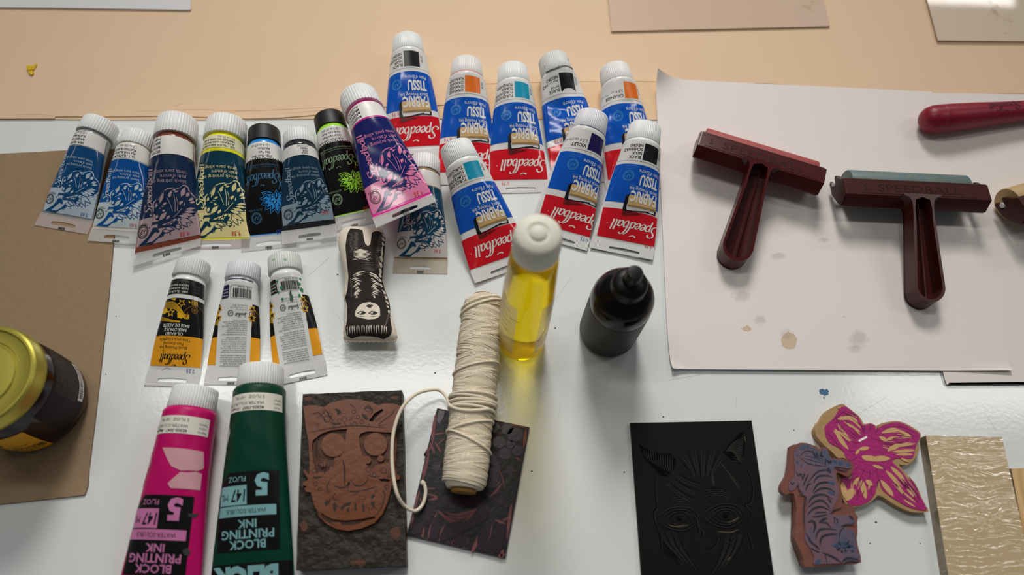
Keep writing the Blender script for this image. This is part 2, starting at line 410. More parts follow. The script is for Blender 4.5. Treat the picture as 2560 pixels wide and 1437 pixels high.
# big sheets of paper with curled corners
def paper(name, label, rows_px, z, curl, art=None, nu=40, nv=32):
    """rows_px: left/right edge pixels for a series of rows from far to near; curl(u, v) lifts (mm) in sheet coordinates 0..1"""
    mb = MB(); n = len(rows_px)
    L = crom([r[0] for r in rows_px], nv // (n - 1)); R = crom([r[1] for r in rows_px], nv // (n - 1)); nv = len(L)
    def at(a, b):
        f = b * (nv - 1); i = min(int(f), nv - 2); t = f - i
        l = L[i] * (1 - t) + L[i + 1] * t; r = R[i] * (1 - t) + R[i + 1] * t
        q = l * (1 - a) + r * a; p = PX(q[0], q[1], z); h = z + curl(a, b)
        return p.x, p.y, h / 1000
    top = [at(i / nu, j / (nv - 1)) for j in range(nv) for i in range(nu + 1)]
    bot = [(p[0], p[1], p[2] - .00025) for p in top]; k = len(top); w = nu + 1
    fs = []
    for j in range(nv - 1):
        for i in range(nu):
            q = [j * w + i, (j + 1) * w + i, (j + 1) * w + i + 1, j * w + i + 1]
            fs += [q, [x + k for x in q[::-1]]]
    ring = [i for i in range(w)] + [j * w + nu for j in range(1, nv)] + [(nv - 1) * w + i for i in range(nu - 1, -1, -1)] + [j * w for j in range(nv - 2, 0, -1)]
    for a, b in zip(ring, ring[1:] + ring[:1]): fs.append([a, b, b + k, a + k])
    mb.add(top + bot, fs, PAPERW)
    if art: art.lay(mb, lambda x, y, o: np.stack([x, y, np.full(len(x), z) + o], 1), du=500, dv=500, step=.02, base=.05)
    o = mb.build(name, smooth=True, angle=60, origin=tuple(at(.5, .5)))
    return tag(o, label, 'paper')
paper('paper_sheet', 'lower white paper sheet at the right edge, peeking out under the big sheet',
      [((2250, 232), (2800, 238)), ((2300, 600), (2870, 600)), ((2357, 925), (2930, 920)), ((2374, 957), (2940, 951))], 2.3,
      lambda a, b: 0.0)
SM1 = mat('ochre thumb stain', '#c9ac80', rough=.75, gain=1.2, vary=.15, vscale=300, spec=.1, alpha=.42)
SM2 = mat('grey thumb stain', '#a9a6a0', rough=.75, gain=1.2, vary=.15, vscale=200, spec=.1, alpha=.07)
pa = Art()
zz = 3.2
pa.poly(blob(1973, 852, 20, 22, j=.15, seed=8, z=zz), SM1, 1); pa.poly(blob(1963, 834, 13, 14, j=.4, seed=9, z=zz), SM2, 2); pa.poly(blob(1970, 836, 16, 12, j=.4, seed=19, z=zz), SM2, 3)
pa.poly(blob(1867, 821, 11, 7, j=.6, seed=10, z=zz), SM1, 1)
for u, v, a_, b_ in ((2146, 846, 24, 20), (2135, 872, 18, 10), (1900, 800, 16, 12), (1855, 740, 22, 14), (1945, 640, 20, 9), (2060, 600, 14, 6), (2110, 792, 4, 3)):
    for q_ in range(3): pa.poly(blob(u + q_, v - q_, a_ * (1.1 - .25 * q_), b_ * (1.1 - .25 * q_), j=.4, seed=u + q_, z=zz), SM2, 1 + q_)
for q in ([(2110, 340), (2104, 375), (2113, 385)], [(2128, 360), (2134, 383)], [(2490, 360), (2484, 392)], [(1712, 520), (1716, 565)], [(2113, 330), (2116, 365)]):
    pa.stroke(pxy(q, zz), .3, SM2, 1)
paper('paper_sheet', 'big white stained paper sheet under the brayers, corner curled up beside the orange tube',
      [((1636, 196), (2329, 229)), ((1645, 320), (2352, 330)), ((1656, 560), (2424, 600)), ((1665, 760), (2480, 780)), ((1672, 870), (2512, 880)), ((1680, 922), (2527, 928))], 2.9,
      lambda a, b: 15.0 * max(0, 1 - a / .12) ** 2 * max(0, 1 - b / .14) ** 2 + 2.5 * max(0, 1 - a / .05) ** 2 * max(0, b - .9) * 10 + 2.5 * max(0, (a - .75) / .25) ** 2 * max(0, (b - .85) / .15) ** 2, pa)

# yellow scrap
mb = MB(); YS = mat('dry yellow scrap', '#c9a512', rough=.5, gain=1.3, vary=.3, vscale=400, sub=.1)
p0 = PX(77, 172, 2.6)
for pts, z0, z1 in (([(66, 164), (80, 163), (81, 172), (72, 176), (66, 172)], 1.9, 4.0), ([(69, 174), (80, 173), (83, 183), (78, 187), (71, 182)], 1.9, 3.4), ([(78, 172), (88, 158), (92, 160), (84, 174)], 1.9, 3.0)):
    prism(mb, pxy(pts, z1), z0, z1, YS)
tag(mb.build('paper_scrap', origin=tuple(p0)), 'tiny crumpled yellow scrap alone on the left manila folder', 'scrap')

# ------------------------------------------------------------------ ink tubes
def ease(t): t = np.clip(t, 0, 1); return t * t * (3 - 2 * t)
class TubeShape:
    """flattened tube: round of radius r at y0, flat at y1, crimped strip to y2 (mm); rests on z = 0"""
    NS, NX = 70, 121
    def __init__(s, r, y0, y1, y2, p=1.25, curl=(0, 0, 0), dents=(), twist=0.0, seed=0, wob=.25, skew=0.0):
        s.skew = skew
        s.r, s.y0, s.y1, s.y2, s.curl, s.dents, s.twist, s.wob = r, y0, y1, y2, curl, dents, twist, wob
        s.hw = math.pi * r / 2; s.seed = seed
        S = np.linspace(0, 1, s.NS); T = np.zeros((s.NS, s.NX, 2)); xs = np.linspace(-2 * s.hw, 2 * s.hw, s.NX)
        per = 2 * math.pi * r; s.bb = []
        for i, t in enumerate(S):
            b = r * (1 - t ** p) * .985 + .45; b = min(b, r)
            lo, hi = b * .5, r * 1.7
            for _ in range(30):
                a = (lo + hi) / 2; h = ((a - b) / (a + b)) ** 2
                if math.pi * (a + b) * (1 + 3 * h / (10 + math.sqrt(4 - 3 * h))) < per: lo = a
                else: hi = a
            psi = np.linspace(-math.pi, math.pi, 721); ex, ez = a * np.sin(psi), b * np.cos(psi)
            arc = np.concatenate([[0], np.cumsum(np.hypot(np.diff(ex), np.diff(ez)))]); arc = arc - arc[360]; k = 2 * s.hw / arc[-1]
            T[i, :, 0] = np.interp(xs, arc * k, ex); T[i, :, 1] = np.interp(xs, arc * k, ez) + b
            s.bb.append(b)
        s.T, s.xs = T, xs; s.bb = np.array(s.bb)
    def flat(s, x, y):
        t = np.clip((y - s.y0) / (s.y1 - s.y0), 0, 1) * (s.NS - 1); i = np.minimum(t.astype(int), s.NS - 2); ft = (t - i)[:, None]
        u = np.clip((x + 2 * s.hw) / (4 * s.hw), 0, 1) * (s.NX - 1); j = np.minimum(u.astype(int), s.NX - 2); fu = (u - j)[:, None]
        T = s.T; q = (T[i, j] * (1 - ft) + T[i + 1, j] * ft) * (1 - fu) + (T[i, j + 1] * (1 - ft) + T[i + 1, j + 1] * ft) * fu
        return np.stack([q[:, 0], y, q[:, 1]], 1)
    def pos(s, x, y):
        p = s.flat(x, y)
        # worked-in dents and soft waves of a handled tube
        k = np.clip((y - s.y0) / 12, 0, 1)
        p[:, 2] -= s.wob * k * (1 + np.sin(p[:, 0] * .21 + y * .13 + s.seed) * np.sin(y * .17 + s.seed * 2.1)) * np.clip(p[:, 2] / 12, 0, 1)
        for dx, dy, rad, dep in s.dents:
            p[:, 2] -= dep * np.exp(-((p[:, 0] - dx) ** 2 + (y - dy) ** 2) / (rad * rad)) * np.clip((p[:, 2] - 1) / 8, 0, 1)
        e = np.clip((y - s.y0 - .45 * (s.y1 - s.y0)) / (s.y2 - s.y0 - .45 * (s.y1 - s.y0)), 0, 1) ** 2
        if s.twist:
            a = math.radians(s.twist) * e; c, sn = np.cos(a), np.sin(a); zc = p[:, 2] - .5
            p[:, 0], p[:, 2] = p[:, 0] * c - zc * sn, .5 + p[:, 0] * sn + zc * c + np.abs(s.hw * np.sin(a))
        p[:, 1] += e * s.skew * p[:, 0]
        c0, c1, c2 = s.curl; xn = p[:, 0] / s.hw
        p[:, 2] += e * (c0 + c1 * xn + c2 * xn * xn)
        return p
    def surf(s, shift=0.0):
        def f(x, y, o):
            x = np.asarray(x, float) + shift; y = np.asarray(y, float); d = .35
            p = s.pos(x, y); nn = np.cross(s.pos(x + d, y) - s.pos(x - d, y), s.pos(x, y + d) - s.pos(x, y - d))
            l = np.linalg.norm(nn, axis=1, keepdims=True); nn = np.where(l > 1e-6, nn / np.maximum(l, 1e-6), [0, 0, 1])
            return p + nn * np.reshape(o, (-1, 1))
        return f

CAPW = mat('white cap plastic', '#d6d7d6', rough=.42, gain=1.22, vary=.02)
CAPD = {
 'clean': CAPW,
 'black': mat('black cap plastic', '#161616', rough=.5, vary=.1),
 'orange': mat('cap smeared orange', '#d6d5d2', rough=.42, gain=1.2, stain='#d8622c', stain_amt=.66, stain_scale=120),
 'inky': mat('cap smeared black', '#cbccc8', rough=.45, gain=1.15, stain='#55534d', stain_amt=.60, stain_scale=170),
 'violet': mat('cap smeared violet', '#cfced3', rough=.42, gain=1.2, stain='#4c3a72', stain_amt=.68, stain_scale=150),
 'green': mat('cap smeared green', '#cdd0cb', rough=.45, gain=1.15, stain='#2f8f5c', stain_amt=.60, stain_scale=130),
 'specked': mat('cap with specks', '#d6d7d6', rough=.42, gain=1.2, stain='#3b5a52', stain_amt=.72, stain_scale=260),
}
WHITE = mat('white tube plastic', '#d9d9d7', rough=.17, gain=1.2, vary=.01)
STK = mat('white label paper', '#d8d7d2', rough=.38, gain=1.2, vary=.01)
BLK = mat('black print', '#0c0d0f', rough=.35, vary=.05)
GREYT = mat('grey print', '#5d6064', rough=.4)
CLEAR = mat('clear crimped plastic', '#e0dfdb', rough=.2, gain=1.2, alpha=.45, wave=.8, wscale=262, vary=.02)
CLEARP = mat('pink stained crimp', '#dccdc8', rough=.2, gain=1.15, alpha=.45, wave=.8, wscale=262, vary=.02)
CLEART = mat('amber stained crimp', '#d8cdb8', rough=.22, gain=1.15, alpha=.5, wave=.8, wscale=262, vary=.02, stain='#a87a3a', stain_amt=.62, stain_scale=45)
CRIMPW = mat('white crimped plastic', '#d6d6d3', rough=.32, gain=1.2, wave=.8, wscale=262, vary=.02)
REDPEN = mat('red pen', '#d3232f', rough=.5); BLUEPEN = mat('blue pen', '#1f3f9e', rough=.5)
TN = [0]
def tube(label, group, cap_px, seal_px, shape, bodym, art, capspec, crimpm, lift=(0, 0), roll=0.0, slot=(22, 3.2, 0), neck=None, mark=True, kx=.92):
    """shape: dict for TubeShape; capspec: (length, radius at mouth, radius at end, ribs, material)"""
    TN[0] += 1
    ts = TubeShape(seed=TN[0] * 1.7, **shape)
    cl, cr0, cr1, ribs, cm = capspec
    A_l = Vector((0, 0, (ts.r + cr1 * .9) * kx)); B_l = Vector((0, ts.y2, .7))
    A = PX(cap_px[0], cap_px[1], lift[0] + A_l.z) * 1000; B = PX(seal_px[0], seal_px[1], lift[1] + .7) * 1000
    d = B - A; k = math.sqrt(d.length ** 2 - (A_l.z - .7) ** 2) / ts.y2
    dl = Vector((0, ts.y2 * k, .7 - A_l.z)); ew = math.atan2(d.z, math.hypot(d.x, d.y)); el = math.atan2(dl.z, dl.y)
    yaw = math.atan2(d.y, d.x) - math.pi / 2
    R = Matrix.Rotation(yaw, 3, 'Z') @ Matrix.Rotation(ew - el, 3, 'X')
    loc = (A - R @ A_l) / 1000
    S = np.array([kx, k, kx]) / 1000
    root = thing('ink_tube', label, 'ink tube', loc, group); root.rotation_euler = R.to_euler()
    print('TUBE %-60s k=%.3f' % (label[:60], k))
    # body
    mb = MB(); yb = [cl - 1.0, cl + .6, ts.y0 - 2.2, ts.y0 - .8]
    rr = [cr0 * .86, ts.r * .90, ts.r * .93, ts.r * .98]
    if neck: rr[0] = neck
    nx = 140; vs = []; fs = []
    for y, r in zip(yb, rr):
        for i in range(nx):
            a = -math.pi + 2 * math.pi * i / nx; vs.append((r * math.sin(a), y, ts.r + r * math.cos(a)))
    ys = np.concatenate([np.linspace(ts.y0, ts.y1, 64), [ts.y1 + .5]])
    xx = np.linspace(-2 * ts.hw, 2 * ts.hw, nx + 1)[:-1]
    for y in ys: vs += [tuple(p) for p in ts.pos(xx, np.full(nx, y))]
    nr = len(yb) + len(ys)
    for k_ in range(nr - 1):
        for i in range(nx):
            j = (i + 1) % nx; fs.append([k_ * nx + i, k_ * nx + j, (k_ + 1) * nx + j, (k_ + 1) * nx + i])
    fs.append([i for i in range(nx)][::-1]); fs.append([(nr - 1) * nx + i for i in range(nx)])
    mb.add(np.array(vs) * S, fs, bodym)
    sf = ts.surf(roll)
    art.lay(mb, sf, 'print', scale=S, base=.16, du=1.6, dv=3.5)
    mb.build('tube_body', root, angle=40)
    # separate paper label
    if any(k_[0] == 'sticker' for k_ in art.e):
        mb = MB(); art.lay(mb, sf, 'sticker', scale=S, base=.22); mb.build('color_label', root, smooth=True)
    # cap
    mb = MB(); e = cr1 * .10
    lathe(mb, [(cr1 * .55, .5), (cr1 * .62, 0), (cr1 - e, 0), (cr1 - e * .3, e * .3), (cr1, e), (cr0 * .5 + cr1 * .5, cl * .55), (cr0, cl - .4), (cr0 - .5, cl)], cm, n=64, axis='y', c=(0, 0, ts.r), ribs=ribs, depth=.38, ribrange=(3, 6), scale=S)
    mb.build('cap', root, angle=50)['label'] = 'ribbed white screw cap' if cm is not CAPD['black'] else 'black screw cap'
    # crimp with its hanging slot
    a2 = Art(); w = ts.hw + .5; h = ts.y2 - ts.y1; sw, sh, sx = slot; yc = ts.y1 + h * .60
    hole = [(sx - sw / 2 + sh / 2 * (1 - math.cos(t)) * 0 + sh / 2 * -math.cos(t), yc + sh / 2 * math.sin(t)) for t in np.linspace(math.pi / 2, -math.pi / 2, 7)]
    hole = [(sx - sw / 2 - sh / 2 * math.cos(t), yc + sh / 2 * math.sin(t)) for t in np.linspace(math.pi / 2, -math.pi / 2, 7)] + [(sx, yc - sh / 2 - .7)] + \
           [(sx + sw / 2 + sh / 2 * math.cos(t), yc + sh / 2 * math.sin(t)) for t in np.linspace(-math.pi / 2, math.pi / 2, 7)]
    tl = MB(); rim = [(-w, ts.y1 - .6), (w, ts.y1 - .6), (w, ts.y2), (-w, ts.y2)]
    a2.poly(rim, crimpm, 0, holes=[hole])
    ft = lambda x, y, o: np.stack([x, y + seal_e(y) * ts.skew * x, seal_z(ts, x, y) + o], 1) if not ts.twist else twisted(ts, x, y, o)
    def seal_e(y): return np.clip((y - ts.y0 - .45 * (ts.y1 - ts.y0)) / (ts.y2 - ts.y0 - .45 * (ts.y1 - ts.y0)), 0, 1) ** 2
    def seal_z(ts, x, y):
        q = ts.pos(np.zeros_like(y), y); e_ = np.clip((y - ts.y0 - .45 * (ts.y1 - ts.y0)) / (ts.y2 - ts.y0 - .45 * (ts.y1 - ts.y0)), 0, 1) ** 2
        xn = x / ts.hw; c0, c1, c2 = ts.curl
        return np.full_like(y, .55) + e_ * (c0 + c1 * xn + c2 * xn * xn)
    def twisted(ts, x, y, o):
        e_ = np.clip((y - ts.y0 - .45 * (ts.y1 - ts.y0)) / (ts.y2 - ts.y0 - .45 * (ts.y1 - ts.y0)), 0, 1) ** 2
        a_ = math.radians(ts.twist) * e_
        return np.stack([x * np.cos(a_) - o * np.sin(a_), y, .55 + x * np.sin(a_) + o * np.cos(a_) + np.abs(ts.hw * np.sin(a_)) + e_ * ts.curl[0]], 1)
    top = MB(); a2.lay(top, ft, base=.35, scale=S, du=2.4, dv=3); bot = MB(); a2.lay(bot, ft, base=-.35, scale=S, du=2.4, dv=3)
    tl.add(top.v, top.f, crimpm); tl.add(bot.v, [q[::-1] for q in bot.f], crimpm)
    for loop in (rim, hole):
        P = []
        for i in range(len(loop)):
            p, q = np.array(loop[i]), np.array(loop[(i + 1) % len(loop)]); n_ = max(1, int(np.linalg.norm(q - p) / 2.4))
            P += [p + (q - p) * t / n_ for t in range(n_)]
        P = np.array(P); hi = ft(P[:, 0], P[:, 1], .35) * S; lo = ft(P[:, 0], P[:, 1], -.35) * S; n_ = len(P)
        tl.add(list(hi) + list(lo), [[i, i + n_, (i + 1) % n_ + n_, (i + 1) % n_] for i in range(n_)], crimpm)
    if mark:
        am = Art()
        for i in range(6): am.rect(sx - 3.2 + i * 1.05, sx - 3.2 + i * 1.05 + .78, ts.y2 - 2.6, ts.y2 - .15, BLK if mark is True else mark, 1)
        am.lay(tl, ft, base=.4, scale=S)
    tl.build('crimp_seal', root, angle=40)['label'] = 'white crimped end with a slot' if crimpm is CRIMPW else 'clear crimped end with a slot'
    return root

# ---- artwork: blue and red fabric ink
FB = mat('fabric blue print', '#0a50b2', rough=.13, gain=1.25, vary=.03, coat=.2); FR = mat('fabric red print', '#c31322', rough=.13, gain=1.3, vary=.03, coat=.2)
PW = mat('white print', '#dedbd4', rough=.16, gain=1.2); TAN = mat('printed tan roller', '#c9a66e', rough=.3, gain=1.2, vary=.12, vscale=150)
LB = mat('light blue print', '#3f8ecb', rough=.3, gain=1.2); MAROON = mat('printed maroon', '#6e1a1a', rough=.3); TAND = mat('printed dark tan', '#a5824f', rough=.3)
SW = {'black': mat('swatch black', '#17181b', rough=.3), 'orange': mat('swatch orange', '#ee6a1a', rough=.3, gain=1.3), 'turquoise': mat('swatch turquoise', '#128fae', rough=.3, gain=1.3), 'violet': mat('swatch violet', '#1d1550', rough=.3, gain=1.2)}
def fabric_art(sw, names, code, pr, prx, pry, pen=REDPEN, smear=None):
    a = Art(); W_ = 28.4
    a.rect(-W_, W_, 52, 90.5, FB, 1); a.rect(-W_, W_, 97, 126.5, FR, 1)
    # label
    a.rect(-26, 26, 29.5, 48.5, STK, 0, 'sticker')
    a.rect(-13.5, 2, 30.5, 47, SW[sw], 1, 'sticker')
    n = len(names)
    if n == 2:
        a.text(names[0], 3.6, 42.8, 3.0, BLK, 2, 'sticker', bold=.02); a.text(names[1], 3.6, 38.2, 2.6, GREYT, 2, 'sticker')
    else:
        for i, t in enumerate(names): a.text(t, 3.4, 43.6 - i * 3.9, 2.75, BLK, 2, 'sticker', bold=.015, xs=.92)
    a.text(code, -14.6, 33, 2.6, GREYT, 2, 'sticker', rot=90, shear=.2)
    # emblem and small print
    emblem(a, 11.2, 64, 5.2, LB)
    for i in range(3): a.text('conforms to ASTM D-4236'[:12 + 3 * i], 16.4, 56.6 - i * 1.5, .95, LB, 3, align='r')
    a.text("Pain d'Encre", -18.6, 56.2, 3.5, PW, 3, width=21, bold=.0)
    a.text('TISSU', -18.4, 61.4, 9.6, PW, 3, width=18.5, bold=.035)
    a.rect(-19, 9, 72.6, 72.9, LB, 3)
    a.text('Block Printing Ink', -19.2, 73.9, 3.5, PW, 3, width=27.5)
    # printed roller picture
    a.poly([(-20.5, 83.5), (-19, 82), (6.2, 82), (7.2, 84.5), (6.6, 92.5), (-19.5, 92.0), (-21, 90)], TAN, 4)
    a.poly([(-21, 90), (-20.5, 92.2), (6.6, 92.8), (6.8, 91.6)], TAND, 5)
    a.poly([(7.0, 81.2), (9.8, 83.5), (10.4, 96.5), (9.4, 98.2), (6.5, 98.5), (6.8, 96), (7.4, 93)], BLK, 5)
    a.stroke([(9.4, 97.6), (0, 97.0), (-10, 95.2), (-20.4, 95.6)], 1.1, BLK, 5); a.stroke([(-20.6, 92), (-20.4, 96)], 1.6, BLK, 5)
    a.stroke([(-6, 96.2), (-14, 94.6)], 1.4, BLK, 6)
    a.poly([(9.6, 98.4), (5, 98.6), (-3, 98.2), (-8, 98.6), (0, 100.6), (6, 102.6), (9.8, 102.2), (10.4, 100.2)], MAROON, 5)
    a.text('FABRIC', -19.6, 78.0, 9.8, PW, 7, width=25.5, bold=.035)
    logo(a, -27.0, 107.4, 46.5, PW, xh=5.9)
    a.disc(21.5, 112.5, .5, PW, 4, hole=.32)
    price(a, pr, prx, pry, 3.3, pen)
    if smear: smear(a)
    return a
FSH = dict(r=18.3, y0=26.0, y1=129.5, y2=141.4)
def fab(label, cap, seal, sw, names, code, pr, prx, pry, capm='clean', pen=REDPEN, lift=(0, 0), roll=0, smear=None, **sh):
    s = dict(FSH); s.update(sh)
    return tube(label, 'fabric ink tubes with blue and red print', cap, seal, s, WHITE, fabric_art(sw, names, code, pr, prx, pry, pen, smear),
                (22.6, 16.9, 15.3, 56, CAPD[capm]), CRIMPW, lift, roll, kx=.955, mark=False, slot=(26, 2.8, -2))
BLKN = ['BLACK', 'NOIR', 'SCHWARZ', 'NEGRO']; TURN = ['TURQUOISE', 'TURQUOISE', 'TÜRKIS', 'TURQUESA']; ORN = ['ORANGE', 'ORANGE', 'ORANGE', 'NARANJA']
fab('black fabric ink tube farthest back of all, its cap on the manila folder', (1016, 78), (1038, 398), 'black', BLKN, '3570', '11.73', 10, 91.5, roll=2, lift=(2, 2), p=1.15)
OSM = mat('orange smear', '#d9532a', rough=.4, gain=1.2)
fab('orange fabric ink tube with smeared cap, behind the front turquoise tube', (1166, 137), (1168, 462), 'orange', ORN, '3575', '11.73', 15, 91.6, capm='orange', lift=(2, 0), roll=-.5, p=1.0, smear=lambda a: a.stroke([(-17, 25.2), (0, 24.8), (17, 25.2)], .7, OSM, 2))
fab('upright turquoise fabric ink tube with its red end and empty slot in full view', (1283, 152), (1297, 482), 'turquoise', TURN, '3579', '11.73', 10, 128.3, lift=(2, 0), roll=-1.5, p=1.2)
KSM = mat('dried black smear', '#3b3a36', rough=.5, vary=.3, vscale=300)
fab('crumpled black fabric ink tube with dirty cap, behind the violet tube', (1385, 126), (1462, 462), 'black', BLKN, '3570', '11.73', 11, 91.6, capm='inky', lift=(2, 0), roll=1, p=.85,
    dents=((6, 60, 12, 3.5), (-8, 45, 9, 2.5)), wob=.7, smear=lambda a: a.stroke(crom([(-16, 25.6), (-6, 24.6), (4, 26.0), (15, 25.0)], 5), 1.6, KSM, 2))
fab('orange fabric ink tube nearest the big white paper, half covered by a black one', (1541, 152), (1590, 476), 'orange', ['ORANGE', '2.5 fl oz (75 ml)'], '3575', '11.73', 10, 128.5, capm='orange', lift=(2, 0), roll=-3, p=1.0, wob=.5)
VSM = mat('violet smear', '#2c2150', rough=.5)
fab('violet fabric ink tube with blue pen price, lying over two tubes', (1487, 271), (1391, 607), 'violet', ['VIOLET', '2.5 fl oz (75 ml)'], '3577', '11.73', -22, 128.6, capm='violet', pen=BLUEPEN, lift=(15, 0), roll=-6, p=1.1, curl=(1.0, 0, .5),
    smear=lambda a: a.stroke(crom([(-17, 25.0), (-3, 25.2), (15, 24.6)], 5), .8, VSM, 2))
fab('black fabric ink tube at the right front of the cluster, clean white cap', (1620, 300), (1553, 636), 'black', BLKN, '3570', '11.73', -24.5, 125.6, lift=(15, 0), roll=-3, p=1.15, curl=(1.2, -.5, .8))
fab('front turquoise fabric ink tube leaning toward the yellow bottle', (1139, 347), (1262, 683), 'turquoise', TURN, '3579', '11.73', -40, 140, lift=(15, 0), roll=1.5, p=1.15, curl=(1.0, .8, .6))

# ---- artwork: block printing ink with the cut flower picture
FX = lambda px: 32.6 - .04546 * px
FY = lambda py: 77.4 + .04483 * py
def std_art(ink, panel, pale, stickm, names, Y, pr, price_x=-20, S_=1.0, pen=REDPEN, word_x=13.2, yellow_text=None, names_x=-9, lbl2=None, petal=None, big=False, priceup=0):
    """Y: neck, label start, label end, panel start, panel end, print end"""
    yn, s0, s1, p0, p1, pe = Y; a = Art(); W_ = 30 * S_
    lt = petal or pale
    a.rect(-W_ * .97, W_ * .97, p0, p1, panel, 1); a.rect(-W_ * .97, W_ * .97, p1, pe, pale, 1)
    a.rect(-W_ * .9, W_ * .9, s0, s1, stickm, 0, 'sticker')
    h = (s1 - s0); n = len(names)
    for i, t in enumerate(names):
        yy = s1 - h * (i + 1) / (n + .35)
        a.text(t, names_x, yy, min(2.3, h / n * .60) if not big else h / n * .62, BLK if i < 3 or big else GREYT, 2, 'sticker', xs=.86 if not big else .8, bold=.012 if i < 3 else 0)
    if lbl2:
        for i, t in enumerate(lbl2): a.text(t, -names_x * -1 - 4 - 6 * S_, s1 - 2.2 - i * 2.2, 1.1, GREYT, 2, 'sticker', align='r')
    logo(a, word_x * S_, p1 - (1.0 if S_ > .9 else .6), 44 * S_ * ((p1 - p0) / 53.5) / S_, lt, rot=-90, xh=3.8 * S_, weight=.24, plain=True)
    k = (p1 - p0) / 53.5
    for i, t in enumerate(('block printing ink', "pain d'encre", 'tinta para xilografía')):
        a.text(t, -18 * S_, p0 + (22.4 - i * 4.3) * k, 3.1 * k, lt, 3, xs=1.06)
    tl = yellow_text or panel
    for i in range(4): a.text(('water soluble', 'soluble en agua', 'block ink', 'wasser')[i], 1 * S_, p0 + (10 - i * 2.4) * k, 1.4 * k, tl, 2)
    fx = lambda px: FX(px) * S_ * .98 - (1.0 if S_ < .9 else 0)
    fy = lambda py: p0 + (FY(py) - 44.3) * k if FY(py) < 97.5 else p1 + (FY(py) - 97.5) * (pe - p1) / 26.5
    T = lambda pts: [(fx(p), fy(q)) for p, q in pts]
    sil = [(415, 560), (440, 440), (455, 400), (430, 300), (445, 200), (500, 145), (555, 150), (590, 90), (640, 20), (700, -35), (770, -62), (860, -75), (950, -60), (1010, -90), (1060, -140), (1120, -148), (1170, -110), (1190, -40), (1230, 0), (1310, 60),
           (1370, 110), (1360, 230), (1380, 330), (1340, 430), (1300, 560), (1240, 560), (900, 620), (600, 620)]
    a.poly(T([p for p in sil]), lt, 2)
    cxs, cys = np.mean([p[0] for p in sil]), np.mean([p[1] for p in sil])
    a.poly(T([(cxs + (p[0] - cxs) * .93, cys + (p[1] - cys) * .93) for p in sil[2:-4]] + [(1250, 470), (1000, 540), (700, 560), (500, 520)]), panel, 3)
    def leaf(x0, y0, x1, y1, w, b=0, ly=4): a.leaf(fx(x0), fy(y0), fx(x1), fy(y1), w * S_, panel, lt, ly, .55 * S_ + .06, b)
    for q in ((520, 330, 530, 175, 3.6), (580, 240, 700, -30, 4.2), (640, 260, 760, 200, 3.4), (560, 330, 700, 260, 3.2), (760, 150, 860, -40, 4.2), (840, -20, 950, -45, 3), (870, 20, 1000, -20, 2.8), (1020, 120, 1110, -130, 5.0),
              (1110, 110, 1200, -30, 4.2), (1000, 310, 1090, 160, 6.6), (1150, 190, 1290, 70, 3.6), (1160, 230, 1330, 150, 3.2), (1090, 360, 1330, 310, 3.4), (1060, 400, 1330, 400, 3.6), (1010, 440, 1290, 480, 3.8), (960, 470, 1200, 540, 4.2),
              (990, 540, 1260, 690, 4.4), (990, 560, 1150, 800, 4.6), (560, 560, 760, 370, 5.0), (620, 370, 740, 350, 3.2), (500, 520, 560, 400, 3.8), (720, 600, 800, 440, 4.6), (830, 610, 950, 540, 3.4), (800, 740, 830, 600, 4.4),
              (600, 660, 760, 640, 2.6), (680, 730, 890, 810, 3.6), (620, 790, 820, 840, 3.6), (870, 720, 1030, 730, 3.6), (880, 760, 1030, 790, 2.8)):
        leaf(*q)
    for pts, w in (([(720, 80), (800, 200), (860, 330), (880, 420)], 3.2), ([(860, 40), (910, 200), (920, 330), (900, 430)], 3.0), ([(1060, 250), (960, 370), (860, 470), (760, 570), (540, 600)], 2.6), ([(1180, 290), (1020, 380), (880, 480)], 2.0), ([(780, 380), (860, 450)], 4.4),
                   ([(420, 595), (540, 590), (720, 570)], 1.9), ([(540, 690), (640, 620), (820, 560)], 1.8), ([(940, 600), (900, 660), (860, 740)], 3.4), ([(540, 700), (700, 690), (860, 690)], 1.6), ([(600, 290), (800, 380)], 1.6), ([(470, 400), (500, 330), (600, 240), (700, 150)], 1.4), ([(1110, 60), (1060, 250)], 1.4)):
        a.stroke(T(crom(pts, 4)), w * S_, panel, 6)
    for pts in ([(740, 110), (800, 230), (850, 380)], [(880, 60), (905, 200), (900, 400)], [(1040, 330), (940, 440), (860, 510)], [(930, 110), (960, 230), (940, 380)], [(700, 640), (800, 610)]):
        a.stroke(T(crom(pts, 4)), .5 * S_, lt, 7)
    a.poly(T([(440, 700), (500, 690), (540, 720), (580, 800), (540, 820), (490, 790), (420, 860), (350, 940), (300, 1000), (440, 985), (560, 900), (640, 800), (700, 850), (600, 920), (520, 960), (430, 1040), (140, 1025), (240, 950), (330, 880), (400, 780)]), panel, 5)
    for q in ((370, 690), (780, 900), (960, 830), (1050, 820), (1180, 750), (640, 920), (600, 940), (415, 640)): a.stroke(T([q, (q[0] + 8, q[1] - 28)]), .9 * S_, panel, 5)
    emblem(a, fx(165) - (3 if S_ > .9 else 1.5), fy(735), 5.2 * S_, BLK if lt is pale else lt, 3)
    a.text('ASTM D-4236', fx(165) - 3 * S_, fy(590), 1.2 * S_, BLK if lt is pale else lt, 3, align='c'); a.text('conforms', fx(165) - 3 * S_, fy(565), 1.2 * S_, BLK if lt is pale else lt, 3, align='c')
    price(a, pr, price_x, pe - 5.2 * k + priceup, 3.6 * k, pen)
    return a
def stdm(key, ink, panel, pale):
    return (mat(key + ' ink', ink, rough=.2, gain=1.3, vary=.08, vscale=120, coat=.4), mat(key + ' panel', panel, rough=.12, gain=.92, vary=.03, coat=.15), mat(key + ' pale', pale, rough=.14, gain=1.05, vary=.02, coat=.3))
SH75 = dict(r=18.5, y0=27.5, y1=124.5, y2=134.4); Y75 = (23, 28, 40.5, 44, 97.5, 123)
